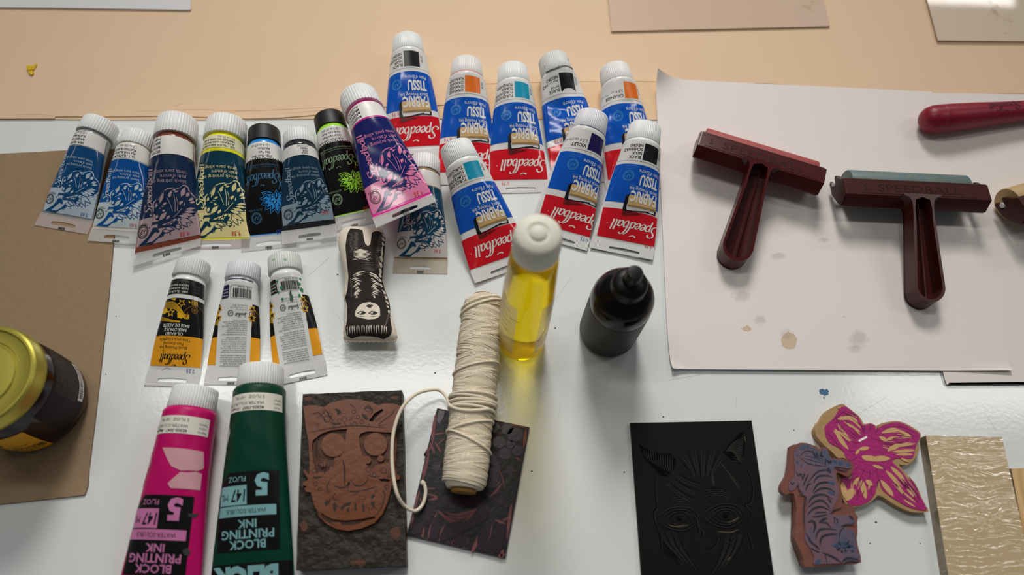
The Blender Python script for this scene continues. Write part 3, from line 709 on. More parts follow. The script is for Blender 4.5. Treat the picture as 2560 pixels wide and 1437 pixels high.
SH37 = dict(r=16.0, y0=20.5, y1=99.0, y2=113.0); Y37 = (17, 21, 35, 36, 75, 97)
C75 = (23, 20.0, 19.2, 44, CAPW); C37 = (17, 16.0, 15.4, 40, CAPW)
ROW = 'water soluble ink tubes in the left row'
i_, p_, l_ = stdm('silver', '#7d8080', '#0f4f85', '#b6c6d2')
tube('silver ink tube, first at the left end of the row, on the kraft board', ROW, (236, 285), (152, 574), SH37, i_, std_art(i_, p_, l_, STK, ['3414 - SILVER water soluble ink', "ARGENT encre soluble dans l'eau", 'PLATA tinta soluble en agua', '1.25 fl oz (37 mL)'], Y37, '5.60', -20.5, S_=.86, pen=BLUEPEN, names_x=-4),
     (17, 17.2, 16.6, 44, CAPW), CLEARP, (1.6, 1.6), 1.5, slot=(20, 3.6, 0), mark=BLK)
i_, p_, l_ = stdm('platinum', '#c5bfb4', '#0a58a6', '#c6d3d6')
tube('platinum white ink tube with bright blue panel, second in the row', ROW, (334, 319), (288, 606), SH37, i_, std_art(i_, p_, l_, STK, ['3417 - PLATINUM WHITE water', 'PLATINE BLANC encre soluble', 'PLATINO BLANCO tinta soluble', '1.3 oz (32 mL)'], Y37, '5.60', -17, S_=.86, pen=REDPEN, names_x=-10),
     C37, CLEAR, (1.6, 2.2), 1.0, slot=(20, 3.6, 0), mark=BLK)
i_, p_, l_ = stdm('brown', '#6d3424', '#1a2f4e', '#a58d92')
tube('brown ink tube with twisted crimp and dark panel, third in the row', ROW, (428, 277), (416, 640), dict(SH75, skew=.30), i_, std_art(i_, p_, l_, STK, ['BROWN', 'MARRON', 'BRAUN', 'MARRÓN'], (23, 29, 46, 46.5, 99, 120), '9.38', -20, pen=REDPEN, names_x=5, big=True),
     C75, CLEAR, (0, 3), 0.5, slot=(22, 3.4, 0), mark=BLK)
i_, p_, l_ = stdm('yellow', '#e5d414', '#103f54', '#e6da98')
tube('yellow ink tube with dark teal panel, in the middle of the left row', ROW, (554, 281), (543, 621), SH75, i_, std_art(i_, p_, l_, mat('yellowed label', '#d9d5b4', rough=.38, gain=1.2), ['3505 - YELLOW water soluble ink', "JAUNE encre soluble dans l'eau", 'AMARILLO tinta soluble en agua', '2.5 fl oz (75 mL)'], Y75, '9.38', -21, S_=1.0, pen=REDPEN, names_x=-16),
     C75, CLEARP, (0, 0), 0, slot=(26, 3.4, 2), mark=BLK)
i_, p_, l_ = stdm('copper', '#7d6a4c', '#124b6b', '#c6c0bb')
tube('copper ink tube with amber stained crimp, its shoulder under the magenta tube', ROW, (1060, 380), (1050, 683), SH37, i_, std_art(i_, p_, l_, STK, ['COPPER', 'CUIVRE', 'KUPFER', 'COBRE'], Y37, '5.60', -18.5, S_=.86, pen=REDPEN, names_x=5, big=True, priceup=-3),
     (17, 15.6, 15.0, 40, CAPW), CLEART, (0, 0), 0, slot=(18, 2.4, 0), mark=BLK)
i_, p_, l_ = stdm('black wash', '#1b1d20', '#14384f', '#8698a5')
tube('black ink tube with white cap, sixth in the row, beside the blue fluorescent tube', ROW, (739, 317), (775, 601), SH37, i_, std_art(i_, p_, l_, STK, ['BLACK', 'NOIR', 'NEGRO', 'SCHWARZ'], (17, 23, 33.5, 34, 76, 94), '5.60', -19, S_=.86, pen=REDPEN, names_x=-8, big=True, priceup=-4),
     (16, 15.6, 15.2, 40, CAPD['specked']), CLEAR, (4, 5), -1.5, slot=(18, 3.2, 0), mark=BLK, )
i_, p_, l_ = stdm('magenta', '#c81b82', '#1b2467', '#d57ba0')
tube('magenta ink tube lying aslant over the copper and black fabric tubes', ROW, (886, 210), (1016, 536), dict(SH75, skew=.12), i_, std_art(i_, p_, l_, STK, ['MAGENTA', 'MAGENTA', 'MAGENTA', 'MAGENTA'], (23, 27, 43, 44.5, 99, 122), '9.38', -21, pen=REDPEN, names_x=7, big=True, priceup=1),
     C75, CLEAR, (12, 40), -1, slot=(22, 3.4, 0), mark=BLK)

# ---- fluorescent inks with the lotus print
def fluor_art(col, pale, names, pr, pen, px_=-20):
    a = Art(); W_ = 25; K = mat('fluor black film', '#0b0b0a', rough=.2, coat=.25)
    a.rect(-W_, W_, 35.5, 98, K, 1); a.rect(-W_ * .92, W_ * .92, 21.5, 36.5, STK, 0, 'sticker')
    for i, t in enumerate(names): a.text(t, -10 if i < 1 else -8.5, 33.2 - i * 3.2, 2.0, BLK if i < 3 else GREYT, 2, 'sticker', xs=.9, bold=.01)
    a.text('BLOCK PRINTING INK / ENCRE / TINTA PARA XILOGRAFÍA', -15, 41, 1.2, pale, 3, width=32)
    a.rect(-16, 17, 43.4, 43.6, pale, 3)
    logo(a, -15, 49, 33, pale, xh=4.4, weight=.25)
    cx, cy = -10, 71
    for ring, n, l, w, ly in ((0, 11, 13.5, 5.0, 3), (1, 9, 10.5, 4.6, 5), (2, 6, 6.5, 3.4, 7)):
        for i in range(n):
            an = math.radians(-30 + 240 * i / (n - 1)); rx, ry = 1.15, .95
            x1, y1 = cx + l * math.cos(an) * rx, cy + l * math.sin(an) * ry
            a.leaf(cx, cy - 1, x1, y1, w + .9, col, K, ly, .42)
            a.leaf(cx + (x1 - cx) * .12, cy - 1 + (y1 - cy) * .12, cx + (x1 - cx) * .8, cy - 1 + (y1 - cy + 1) * .8, w * .55, col, col, ly + 2, .1)
    a.leaf(cx, cy + 1, cx - 1, cy - 8, 4.4, col, K, 9, .4); a.leaf(cx - .2, cy - 1, cx - .8, cy - 6, 1.6, col, col, 11, .1)
    a.stroke(crom([(cx - 3, cy - 8), (cx - 5, cy - 14), (cx - 3, cy - 18), (cx - 6, cy - 20)], 5), .35, col, 3); a.leaf(cx - 5, cy - 12, cx - 9, cy - 16, 3, col, K, 3, .35)
    emblem(a, 10, 85, 4.8, pale); a.text('ASTM D-4236', 10.5, 77.6, 1.5, pale, 3, align='c')
    price(a, pr, px_, 96.0, 3.4, pen)
    return a
F1 = mat('fluorescent blue ink', '#1f7ec4', rough=.25, gain=1.3, coat=.3); F2 = mat('fluorescent lime ink', '#96d83a', rough=.25, gain=1.3, coat=.3)
P1 = mat('muted blue print', '#3c6f93', rough=.3); P2 = mat('muted green print', '#8fae86', rough=.3)
CB = (16.5, 15.8, 15.4, 0, CAPD['black'])
tube('fluorescent blue ink tube with black cap, fifth in the row', ROW, (651, 308), (672, 622), SH37, F1, fluor_art(F1, P1, ['3425 - Fluor. Blue', 'Bleu Fluor.', 'Azul Fluor.', '1.25 fl oz (37 mL)'], '5.60', BLUEPEN, -15), CB, CLEAR, (0, 0), -.5, slot=(20, 3.6, 0), mark=BLK)
tube('lime green fluorescent ink tube with black cap, beside the magenta tube', ROW, (816, 273), (887, 566), SH37, F2, fluor_art(F2, P2, ['3426 - Fluor. Lime Green', 'Citron Vert Fluor.', 'Verde Lima Fluor.', '1.25 fl oz (37 mL)'], '5.60', REDPEN, -20), CB, CLEAR, (0, 1), 0, slot=(20, 3.6, 0), mark=BLK)

# ---- oil inks
OR = mat('oil orange print', '#d9921d', rough=.3, gain=1.35, vary=.04, coat=.1, stain='#8f6a25', stain_amt=.74, stain_scale=150); YL = mat('oil yellow line', '#dba81f', rough=.3, gain=1.3); BRN = mat('oil brown line', '#7c5218', rough=.3, gain=1.3)
def star(a, x, y, r, rot, m, layer):
    a.poly([(x + (r if i % 2 == 0 else r * .45) * math.cos(rot + math.pi * i / 5), y + (r if i % 2 == 0 else r * .45) * math.sin(rot + math.pi * i / 5)) for i in range(10)], m, layer)
def oil_pattern(a, x0, x1, y0, y1):
    a.rect(x0, x1, y0, y1, BLK, 1); c = lambda v: max(x0 + .1, min(x1 - .1, v))
    for i in range(7):
        o = i * .85
        a.stroke([(c(x), y0 + y) for x, y in crom([(22, 3.5 + o), (12, 3 + o), (5, 4 + o), (0, 8 + o * .9), (-4, 12.5 + o * .7), (-8, 13 + o * .6)], 6)], .38, YL, 2)
    for i in range(4): a.stroke([(c(x), y0 + y) for x, y in crom([(22, 13.5 + i), (14, 16.0 + i * .8), (6, 18 + i * .5), (-1, 18.5 + i * .3)], 5)], .35, YL, 2)
    for x, y, r, ro in ((-1, 4.2, 3.6, .3), (8, 12.0, 4.0, 1.0)):
        star(a, c(x), y0 + y, r, ro, YL, 3); star(a, c(x), y0 + y, r * .62, ro, BLK, 4)
    a.poly([(c(18), y0 + 8), (c(12.5), y0 + 8), (c(11), y0 + 11), (c(14), y0 + 12.5), (c(19), y0 + 12)], YL, 2)
    a.poly([(c(2), y0 + 12), (c(.5), y0 + 11), (c(-1), y0 + 13), (c(-4), y0 + 14.5), (c(-2), y0 + 16.5), (c(1.5), y0 + 16)], YL, 3)
    for q in ([(10, .4), (4, .4), (5, 2.2), (8, 1.4)], [(16, .4), (14, .4), (15, 1.8)], [(-6, 1), (-8.5, 3), (-7, 3.4)]): a.poly([(c(x), y0 + y) for x, y in q][::-1], YL, 2)
    if x0 < -8:
        a.stroke([(c(-13 + 10.5 * math.cos(t)), y0 + 16.5 + 11.5 * math.sin(t)) for t in np.linspace(-.35, -2.7, 20)], .5, BRN, 3)
        a.disc(c(-12), y0 + 8.5, 2.6, BRN, 3, hole=2.0); a.disc(c(-12), y0 + 8.5, 1.1, BRN, 3)
        for i in range(6): a.stroke([(c(-9 - i * .9), y0 + .5), (c(-9.4 - i * .9), y0 + 4.6)], .35, YL, 3)
        a.stroke([(c(-5.5), y0 + 15), (c(-6.6), y0 + 11)], .9, mat('oil rust print', '#94420f', rough=.4), 3)
def oil_front():
    a = Art(); W_ = 22.3
    a.rect(-W_, W_, 22, 34.8, BLK, 1)
    for i, t in enumerate(('3480 - BLACK oil based ink', "NOIR encre soluble dans l'huile", 'NEGRO tinta soluble en aceite', '1.25 oz (37 mL)')): a.text(t, -5, 32.0 - i * 2.7, 1.75, GREYT if i == 3 else PW, 3, xs=.95)
    for i in range(3): a.text(('excellent', 'lightfast', 'pigment')[i], -10, 31.5 - i * 2.4, 1.1, GREYT, 3, align='r')
    oil_pattern(a, -W_, W_, 38.2, 58.2); a.rect(-W_, W_, 58.2, 68.6, BLK, 2)
    for i, t in enumerate(('OIL-BASED', "BASE D'HUILE", 'BASE DE ACEITE')): a.text(t, (-4.2, -7, -9)[i], 65.8 - i * 3.3, 2.4, PW, 4, xs=.92, shear=.12, bold=.01)
    a.rect(-W_, W_, 68.6, 92.5, OR, 1)
    for i, t in enumerate(('Block Printing Ink', "Pain d'encre", 'Tinta para xilografía')): a.text(t, (-8.4, -5, -11)[i], 76.8 - i * 3.1, 2.3, BLK, 3, xs=1.0)
    logo(a, -11.5, 83.2, 26.5, BLK, xh=3.7)
    price(a, '7.23', -16.5, 94.2, 3.0, BLUEPEN)
    a.stroke(crom([(11, 71), (12, 76), (11.4, 82), (13, 90)], 4), .4, KSM, 4); a.stroke(crom([(4, 95), (8, 94), (12, 96.5)], 4), .25, KSM, 4)
    return a
PARA = ['These oil block inks are waterproof,', 'permanent, and can be cleaned', 'up with mineral spirits. They are', 'ideal for printing on paper, fabric or', 'wood. Allow for a two week curing', 'time for fabrics. Archival Quality.', '', "Ces pains d'encres à base d'huile", 'sont permanents et imperméables', "à l'eau, pour être nettoyé avec de", "l'essence minérale. Elles sont", 'idéales pour imprimer sur papier,', 'tissu ou bois. Permettre un temps', 'de prise de deux semaines pour les', "tissus. Qualité d'archives.", '', 'Estas tintas para xilografía a base', 'de aceite son permanentes, a', 'prueba de agua y se pueden', 'limpiar con aguarrás. Son', 'ideales para grabar en papel, tela', 'o madera. El textil requiere', 'dos semanas de tiempo de secado.', 'Calidad de archivo.']
def oil_back(badge, num, last, smear=None):
    a = Art(); W_ = 22.3
    oil_pattern(a, -W_, -14.2, 40, 58.2); a.rect(-W_, -14.2, 57, 68.6, BLK, 2); a.rect(-W_, -14.2, 68.6, 91, OR, 1)
    oil_pattern(a, 15.2, W_, 40, 58.2); a.rect(15.2, W_, 57, 68.6, BLK, 2); a.rect(15.2, W_, 68.6, 92, OR, 1)
    # barcode panel and colour badge
    a.stroke([(-14, 36.2), (3.6, 36.2), (5, 35), (5, 26.6), (3.6, 25.4), (-14, 25.4)], .22, GREYT, 2)
    rg = random.Random(len(num) + int(num[-3:])); x = -13.2
    while x < 2.0:
        w = rg.choice((.25, .25, .5, .75)); a.rect(x, x + w, 28.0, 35.4, BLK, 3); x += w + rg.choice((.25, .3, .5))
    a.text(num, -13.2, 25.9, 1.5, BLK, 3, width=11.5); a.text(last, 4.0, 25.9, 1.4, BLK, 3)
    a.poly([(6.2, 25.6), (7.2, 24.6), (14, 24.6), (14, 36), (7.2, 36), (6.2, 35)], badge, 2)
    for i, t in enumerate(('Excellent', 'lightfast', 'permanent')): a.text(t, 7.2, 33.4 - i * 2.6, 1.35, PW, 3)
    y = 92.5
    for t in PARA:
        if t: a.text(t, -10.6, y, 1.12, BLK, 3, width=min(21.8, len(t) * .66), bold=.0)
        y -= 1.72 if t else 1.1
    logo(a, -10.4, 48.6, 10.2, BLK, xh=1.5); emblem(a, 4, 48.8, 2.6, BLK)
    for i, t in enumerate(('www.inkmakers.com', '© Art Products, Made in USA', 'Statesville, NC 28677')): a.text(t, -10.6, 45.4 - i * 1.9, 1.05, GREYT, 3, width=(10, 15, 13)[i])
    if smear: smear(a)
    return a
OSH = dict(r=14.3, y0=20.6, y1=96.5, y2=109.8); OG = 'oil ink tubes with orange print'
OC = lambda k: (16, 15.2, 14.6, 44, CAPD[k])
tube('black oil ink tube with gold star print and blue pen price', OG, (472, 641), (427, 966), OSH, WHITE, oil_front(), OC('inky'), CRIMPW, (0, 0), -1, slot=(22, 3.0, 0), mark=False, )
tube('oil ink tube showing its back with a violet badge, between black and green', OG, (601, 648), (576, 962), dict(OSH, p=1.0), WHITE, oil_back(mat('violet badge', '#241f4f', rough=.3), '51032 03458', '9', lambda a: a.stroke(crom([(-15, 20), (-4, 19.6), (14, 20)], 4), .9, VSM, 2)), OC('violet'), CRIMPW, (0, 0), 0, slot=(20, 3.0, 0), mark=BLK)
GSM = mat('green smear', '#2b8a5a', rough=.5, vary=.3, vscale=300); GSD = mat('dark green smear', '#3f5a4c', rough=.5)
def gsmear(a):
    rg = random.Random(9)
    for x, y, r in ((2, 33, 1.6), (5.5, 36, 1.2), (-14, 31, 1.5), (-15, 36, 1.8), (-12, 41, 1.5), (5, 27, 1.0), (-16, 26, 1.2), (3, 42, 1.2)):
        a.poly([(x + r * (.6 + .7 * rg.random()) * math.cos(t), y + r * (.6 + .7 * rg.random()) * math.sin(t)) for t in np.linspace(0, 6.1, 11)], GSM, 6)
    a.stroke(crom([(-5.5, 36), (-4.5, 39), (-5, 42), (-4.2, 44)], 5), 2.2, GSD, 7, taper=True); a.disc(-4.6, 43.5, 1.5, GSD, 7)
tube('oil ink tube showing its back with green smears and dirty green cap', OG, (701, 628), (752, 951), dict(OSH, p=1.0), WHITE, oil_back(BLK, '51032 03450', '3', gsmear), OC('green'), CRIMPW, (0, 0), 1, slot=(20, 3.0, -2), mark=BLK)

# ---- large tubes at the near edge
def big_art(light, boxlight, name, code, torn):
    a = Art(); W_ = 30
    a.rect(-26, 26, 26.5, 39.8, mat('cream label', '#d9d5c8', rough=.4, gain=1.2), 0, 'sticker')
    for i, t in enumerate((code + ' - ' + name, 'WATER-SOLUBLE INK', '5 FL/OZ  147 ML')): a.text(t, -9.5, 36.6 - i * 3.6 - (1 if i == 2 else 0), 2.2, BLK if i == 0 else GREYT, 2, 'sticker', xs=1.05, bold=.015 if i == 0 else 0)
    for i in range(3): a.text((name, 'organic', 'Pigment')[i], -17, 37 - i * 3, 1.5, GREYT, 2, 'sticker', align='r')
    a.poly([(-21.5, 84), (17, 84), (25.5, 93), (25.5, 139), (-21.5, 139)], BLK, 1)
    a.text('5', -13.8, 86.5, 14, boxlight, 3, bold=.05, xs=1.0); a.text('FL/OZ', 3, 87.2, 3.6, boxlight, 3, width=14)
    a.rect(2.2, 24.8, 93.5, 107, boxlight, 2); a.text('147', 3.2, 96.6, 8.0, BLK, 3, width=11.5, bold=.02, shear=.12); a.text('ML', 17, 99, 4.6, BLK, 3, width=6.6)
    a.rect(-19, 25, 107.8, 115, boxlight, 2); a.text('WATER-SOLUBLE', -12, 110, 3.2, BLK, 3, width=30)
    a.text('INK', -5, 117.6, 5.4, boxlight, 3, width=14, bold=.02); a.text('PRINTING', -17.4, 124.4, 5.8, boxlight, 3, width=39, bold=.02); a.text('BLOCK', -11.4, 131.6, 5.6, boxlight, 3, width=27, bold=.02)
    a.rect(-30, 30, 147, 182, BLK, 1); a.text('BLICK', -20, 150, 15, boxlight, 3, width=48, bold=.06)
    for t in torn: a.poly(t, light, 2)
    return a
BSH = dict(r=20.3, y0=20.8, y1=186.0, y2=200.0); BG = 'large ink tubes at the near edge'
MG = mat('large magenta tube', '#b8085f', rough=.4, gain=1.2, vary=.05, vscale=60, spec=.35); GN = mat('large green tube', '#024430', rough=.42, gain=.85, vary=.08, vscale=60, spec=.3)
TP = mat('torn pink patch', '#cf9ba2', rough=.6, gain=1.15, vary=.05); PB = mat('pink box print', '#c474a4', rough=.4, gain=1.2); CB2 = mat('cyan box print', '#7fb0b4', rough=.4, gain=1.15); TG = mat('torn grey patch', '#b9c4b8', rough=.6, gain=1.2, stain='#4f8f6c', stain_amt=.55, stain_scale=150)
BCAP = lambda k: (18, 18.4, 17.6, 52, CAPD[k])
a = big_art(TP, PB, 'Magenta', '40305-3047', [[(7, 50.5), (-24, 51), (-26, 63), (-21, 65.6), (-14, 66.0), (-9.5, 66.6), (-2, 63.6), (2, 58)], [(-9, 67.6), (-14.2, 67.4), (-20, 66.4), (-25, 67.2), (-25, 79), (-4, 79.2), (-1.5, 76)], [(19, 54), (24.5, 51), (29, 78), (24, 77), (22.5, 70), (17.5, 62), (17.8, 57)]])
for q in ([(-18, 96), (-26, 95.6), (-24, 98.6), (-19, 98)], [(-17.4, 121), (-21, 119.6), (-23.4, 122), (-22, 125), (-19, 124)]): a.poly(q, DARK, 3)
tube('large magenta ink tube with torn pink label, left of the green one', BG, (472, 958), (363, 1672), dict(BSH, p=1.5), MG, a, BCAP('specked'), CRIMPW, (0, 0), 1.5, kx=.95, mark=False, slot=(30, 4, 0))
a = big_art(TG, CB2, 'Green', '40305-7007', [[(25, 47), (21, 49), (19.4, 54), (20.6, 58), (23, 64), (27, 66), (29, 50)]])
tube('large green ink tube standing out beside the magenta one and skull block', BG, (640, 903), (625, 1606), dict(BSH, p=1.5), GN, a, BCAP('specked'), CRIMPW, (1, 0), 0, kx=.95, mark=False, slot=(30, 4, 0))

# ------------------------------------------------------------------ bottles and jar
def cylsurf(rfun, scale=1.0):
    """art x = arc length round the z axis from the near side, y = height; counter-clockwise to the right"""
    def f(x, y, o):
        r = np.array([rfun(v) for v in y]); a = -math.pi / 2 + np.asarray(x) / r
        return np.stack([(r + o) * np.cos(a), (r + o) * np.sin(a), y], 1)
    return f
def prof_r(prof):
    hs = [p[1] for p in prof]; rs = [p[0] for p in prof]
    return lambda z: float(np.interp(z, hs, rs))

# yellow oil bottle
c0 = PX(1303, 848, 0)
OILM = mat('yellow oil', '#e6cb10', rough=.06, gain=1.15, trans=.93, vary=.02, ior=1.2)
FROST = mat('frosted cap plastic', '#dcdacb', rough=.5, gain=1.1, sub=.3, vary=.02)
CLB = mat('clear label film', '#e2e0d6', rough=.3, gain=1.2, alpha=.5)
t = thing('oil_bottle', 'tall clear bottle of yellow oil with frosted cap, standing right of the cord spool', 'bottle', c0)
BP = [(0, 0.4), (16, 0), (18.6, .8), (19.6, 2.6), (19.8, 8), (19.7, 40), (19.0, 85), (17.8, 120), (16.4, 145), (15.4, 157), (13.4, 162), (11.5, 164), (11.5, 168), (0, 168)]
mb = MB(); lathe(mb, BP, OILM, n=64); mb.build('bottle_body', t, angle=50)
mb = MB(); lathe(mb, [(14.6, 161), (15.2, 162), (15.4, 170), (15.2, 178), (14.4, 181.6), (12.4, 183.6), (7.4, 184.2), (6.6, 183.6), (0, 183.4)], FROST, n=64)
lathe(mb, [(5.2, 183), (5.0, 184.6), (4.2, 185.2), (0, 185.2)], FROST, n=40); mb.build('cap', t, angle=40)
mb = MB(); a = Art(); cs = cylsurf(prof_r(BP[2:11])); LTX = mat('label grey text', '#6b6a62', rough=.5); LRD = mat('label red line', '#c8553a', rough=.5)
a.rect(-34, -8.5, 14, 104, CLB, 0); a.rect(9, 34, 14, 104, CLB, 0)
for i, q in enumerate(('linseed oil', 'Aceite de linaza', 'art medium', 'non toxic', 'for oil inks', '237 mL', '8 fl oz')): a.text(q, -30, 92 - i * 9, 2.6, LTX, 2)
a.stroke([(11, 42), (14, 52), (19, 60), (25, 66)], .9, LRD, 2)
a.lay(mb, cs, du=2.5, dv=8, base=.25); mb.build('label', t, angle=60)

# black nozzle bottle
c0 = PX(1518, 829, 0); BB = mat('black bottle plastic', '#0c0807', rough=.2, vary=.1, spec=.35); BN = mat('black nozzle plastic', '#0d0c0b', rough=.38, spec=.35)
BLB = mat('grey film label', '#352d28', rough=.5, gain=1.0, spec=.3, vary=.12, vscale=30)
t = thing('nozzle_bottle', 'squat black bottle with black nozzle cap, standing left of the white paper', 'bottle', c0)
BP = [(0, .3), (21, 0), (23.2, 1.2), (24, 4), (24.1, 30), (24, 66), (23.6, 73), (21.8, 79), (18, 84), (13.5, 87), (11.4, 89), (11.2, 92), (0, 92)]
mb = MB(); lathe(mb, BP, BB, n=64); mb.build('bottle_body', t, angle=50)
mb = MB(); lathe(mb, [(12.6, 88.5), (13.2, 89.2), (13.0, 98), (12.2, 99.6), (9.5, 101.4), (6.6, 102.4), (6.3, 108), (6.0, 115), (5.2, 116.6), (3.2, 117), (0, 117)], BN, n=48, ribs=0); mb.build('nozzle_cap', t, angle=40)
mb = MB(); a = Art(); a.rect(-70, 70, 6, 62, BLB, 0)
for i in range(6): a.text(('block ink', 'tinta negra', 'shake well', 'agitar bien', '118 mL', '4 fl oz')[i], -34, 50 - i * 7, 2.6, BLK, 2)
a.lay(mb, cylsurf(prof_r(BP[2:10])), du=2.5, dv=12, base=.2); mb.build('label', t, angle=60)

# jar with golden lid
JZ = 76.0; pj = PX(-52, 941, JZ); c0 = Vector((pj.x, pj.y, .0017))
GOLD = mat('golden lid metal', '#b9ae4d', rough=.33, metal=.75, gain=1.05, vary=.08, vscale=80, bump=.05, bscale=120)
JARG = mat('dark jar glass', '#1c0a08', rough=.12, vary=.2, coat=0, spec=.4); JCLR = mat('clear jar neck', '#4f4844', rough=.12, alpha=.8)
t = thing('glass_jar', 'dark brown glass jar with golden screw lid, standing on the kraft board', 'jar', c0)
BP = [(0, .3), (31, 0), (34.6, 1.5), (36.6, 5), (37.6, 13), (37.8, 32), (37.4, 46), (36.6, 54), (35.6, 60)]
mb = MB(); lathe(mb, BP, JARG, n=72); mb.build('jar_body', t, angle=50)
mb = MB(); lathe(mb, [(35.6, 59.8), (35.0, 62), (34.6, 64), (34.4, 70)], JCLR, n=72); mb.build('jar_neck', t, angle=50)
mb = MB(); R0 = 37.4
lathe(mb, [(R0 + .4, 63.6), (R0 + .9, 64.4), (R0 + .4, 65.4), (R0, 66.2), (R0, 73.6), (R0 - .6, 75.2), (R0 - 2.0, 76.2), (R0 - 3.6, 76.2), (R0 - 4.8, 75.0), (R0 - 8, 74.6), (25.5, 74.6), (24.6, 73.6), (23.6, 73.6), (22.6, 74.8), (8, 75.2), (0, 75.2)], GOLD, n=96)
mb.build('screw_lid', t, angle=30)['label'] = 'golden screw lid'
mb = MB(); a = Art(); DKL = mat('dark jar label', '#180d0c', rough=.5, spec=.2); JTX = mat('jar label text', '#5f5350', rough=.5, spec=.2); YLB = mat('yellow jar label', '#d69a12', rough=.4, gain=1.35); OLV = mat('olive print', '#5b5222', rough=.5)
BCW = mat('barcode white', '#c9c4be', rough=.4, gain=1.2)
cs = cylsurf(prof_r(BP[2:]))
a.rect(34, 112, 12, 52, DKL, 0)
for i in range(11):
    a.text(('ingredients sugar water', 'fruit pectin citric acid', 'keep refrigerated after', 'opening best before see', 'lid product of the valley', 'net weight 450 g', 'store in a cool dry place', 'shake before use', 'nutrition facts energy', 'fat carbohydrate', 'sodium protein')[i], 56, 48 - i * 2.5, 1.6, JTX, 2, width=34 - (i % 3) * 3)
a.rect(58, 90, 13.5, 20, BCW, 2); rg = random.Random(5); x = 60
while x < 88:
    w = rg.choice((.3, .5, .9)); a.rect(x, x + w, 14.6, 19, BLK, 3); x += w + rg.choice((.4, .6))
a.rect(-38, 22, 6, 46, YLB, 0); a.text('SIN AZÚCAR', 2, 14, 4.4, OLV, 2, width=18); a.rect(1, 21, 12.6, 19.6, OLV, 1); a.text('MIEL', 3, 14, 4.2, YLB, 3, width=16, bold=.03); a.disc(-10, 30, 9, OLV, 2); a.text('natural', 2, 24, 3, OLV, 2)
a.lay(mb, cs, du=2.5, dv=8, base=.25); mb.build('label', t, angle=60)

# ------------------------------------------------------------------ cord spool
CORD = mat('natural cotton cord', '#d6c8b4', rough=.85, gain=1.36, vary=.10, vscale=900, bump=.5, bscale=1800, spec=.1)
CARD = mat('cardboard core', '#8f6a35', rough=.85, gain=1.2, vary=.15, vscale=300)
p1 = PX(1211, 738, 22); p2 = PX(1158, 1232, 20)
ax = (p2 - p1); Ls = ax.length * 1000; yaw = math.atan2(ax.y, ax.x) - math.pi / 2
t = thing('cord_spool', 'spool of cream cotton cord leaning across the purple plate, its loose end looping left', 'cord spool', (p1.x, p1.y, 0.0205)); t.rotation_euler = (math.asin(max(-1, min(1, (p2.z - p1.z + .0022) / ax.length))), 0, yaw)
mb = MB(); lathe(mb, [(6.5, 0), (9.2, 0), (9.2, Ls), (6.5, Ls)], CARD, n=40, axis='y'); lathe(mb, [(6.5, Ls - .05), (6.4, Ls - 8), (0, Ls - 8)], CARD, n=40, axis='y'); lathe(mb, [(0, 8), (6.4, 8), (6.5, .05)], CARD, n=40, axis='y'); mb.build('cardboard_core', t)
def srad(y):
    u = y / Ls
    return float(np.interp(u, [0, .02, .05, .12, .3, .55, .68, .85, .95, .985, 1], [9, 13.5, 15.4, 16.4, 16.8, 16.6, 16.2, 16.6, 16.0, 13.2, 9.4]))
mb = MB(); lathe(mb, [(srad(y) - .9, y) for y in np.linspace(1, Ls - 3, 60)], CORD, n=48, axis='y')
rg = random.Random(11); cr = .56
bands = [(3, 14, 16, 1), (12, 30, -17, 1), (26, 42, 13, 1), (38, 58, -15, 1), (54, 74, 15, 1), (68, 90, -13, 1), (84, 106, 17, 1), (100, 124, -14, 1), (118, 140, 12, 1), (132, Ls - 5, -8, 1)]
for y0, y1, tilt, _ in bands:
    y = y0
    while y < y1:
        ph = rg.uniform(-.15, .15) - math.pi / 2 + math.pi / 2; tt = math.radians(tilt + rg.uniform(-2, 2)); pts = []
        for k in range(31):
            th = 2 * math.pi * k / 30; yy = y + (y0 < 0) + math.tan(tt) * 15 * math.cos(th); yc = min(max(yy, 3.0), Ls - 3.5)
            r = srad(yc) + .25 * math.sin(th * 3 + y); pts.append((r * math.cos(th) / 1000, yc / 1000, r * math.sin(th) / 1000))
        tube3(mb, pts, cr / 1000, CORD, n=5); y += 1.06
# a few loose wraps and the thick band round the middle
for y, tilt, rr in ((8, 22, 1.0), (12, 26, 1.0), (64, 20, .9), (110, 19, .9), (121, -24, .9)):
    pts = []
    for k in range(37):
        th = 2 * math.pi * k / 36; yy = min(max(y + math.tan(math.radians(tilt)) * 16 * math.cos(th), 2.5), Ls - 3); r = srad(yy) + 1.1; pts.append((r * math.cos(th) / 1000, yy / 1000, r * math.sin(th) / 1000))
    tube3(mb, pts, rr / 1000, CORD, n=7)
for i, (y, tilt) in enumerate(((86.5, 3), (89.5, -4), (92, 2), (94.5, 5), (97.2, -2))):
    pts = []
    for k in range(41):
        th = 2 * math.pi * k / 40; yy = y + math.tan(math.radians(tilt)) * 17 * math.cos(th); r = 18.0 + .5 * math.sin(th * 2 + i); pts.append((r * math.cos(th) / 1000, yy / 1000, r * math.sin(th) / 1000))
    tube3(mb, pts, .00115, CORD, n=8)
wound = mb.build('wound_cord', t, angle=60)
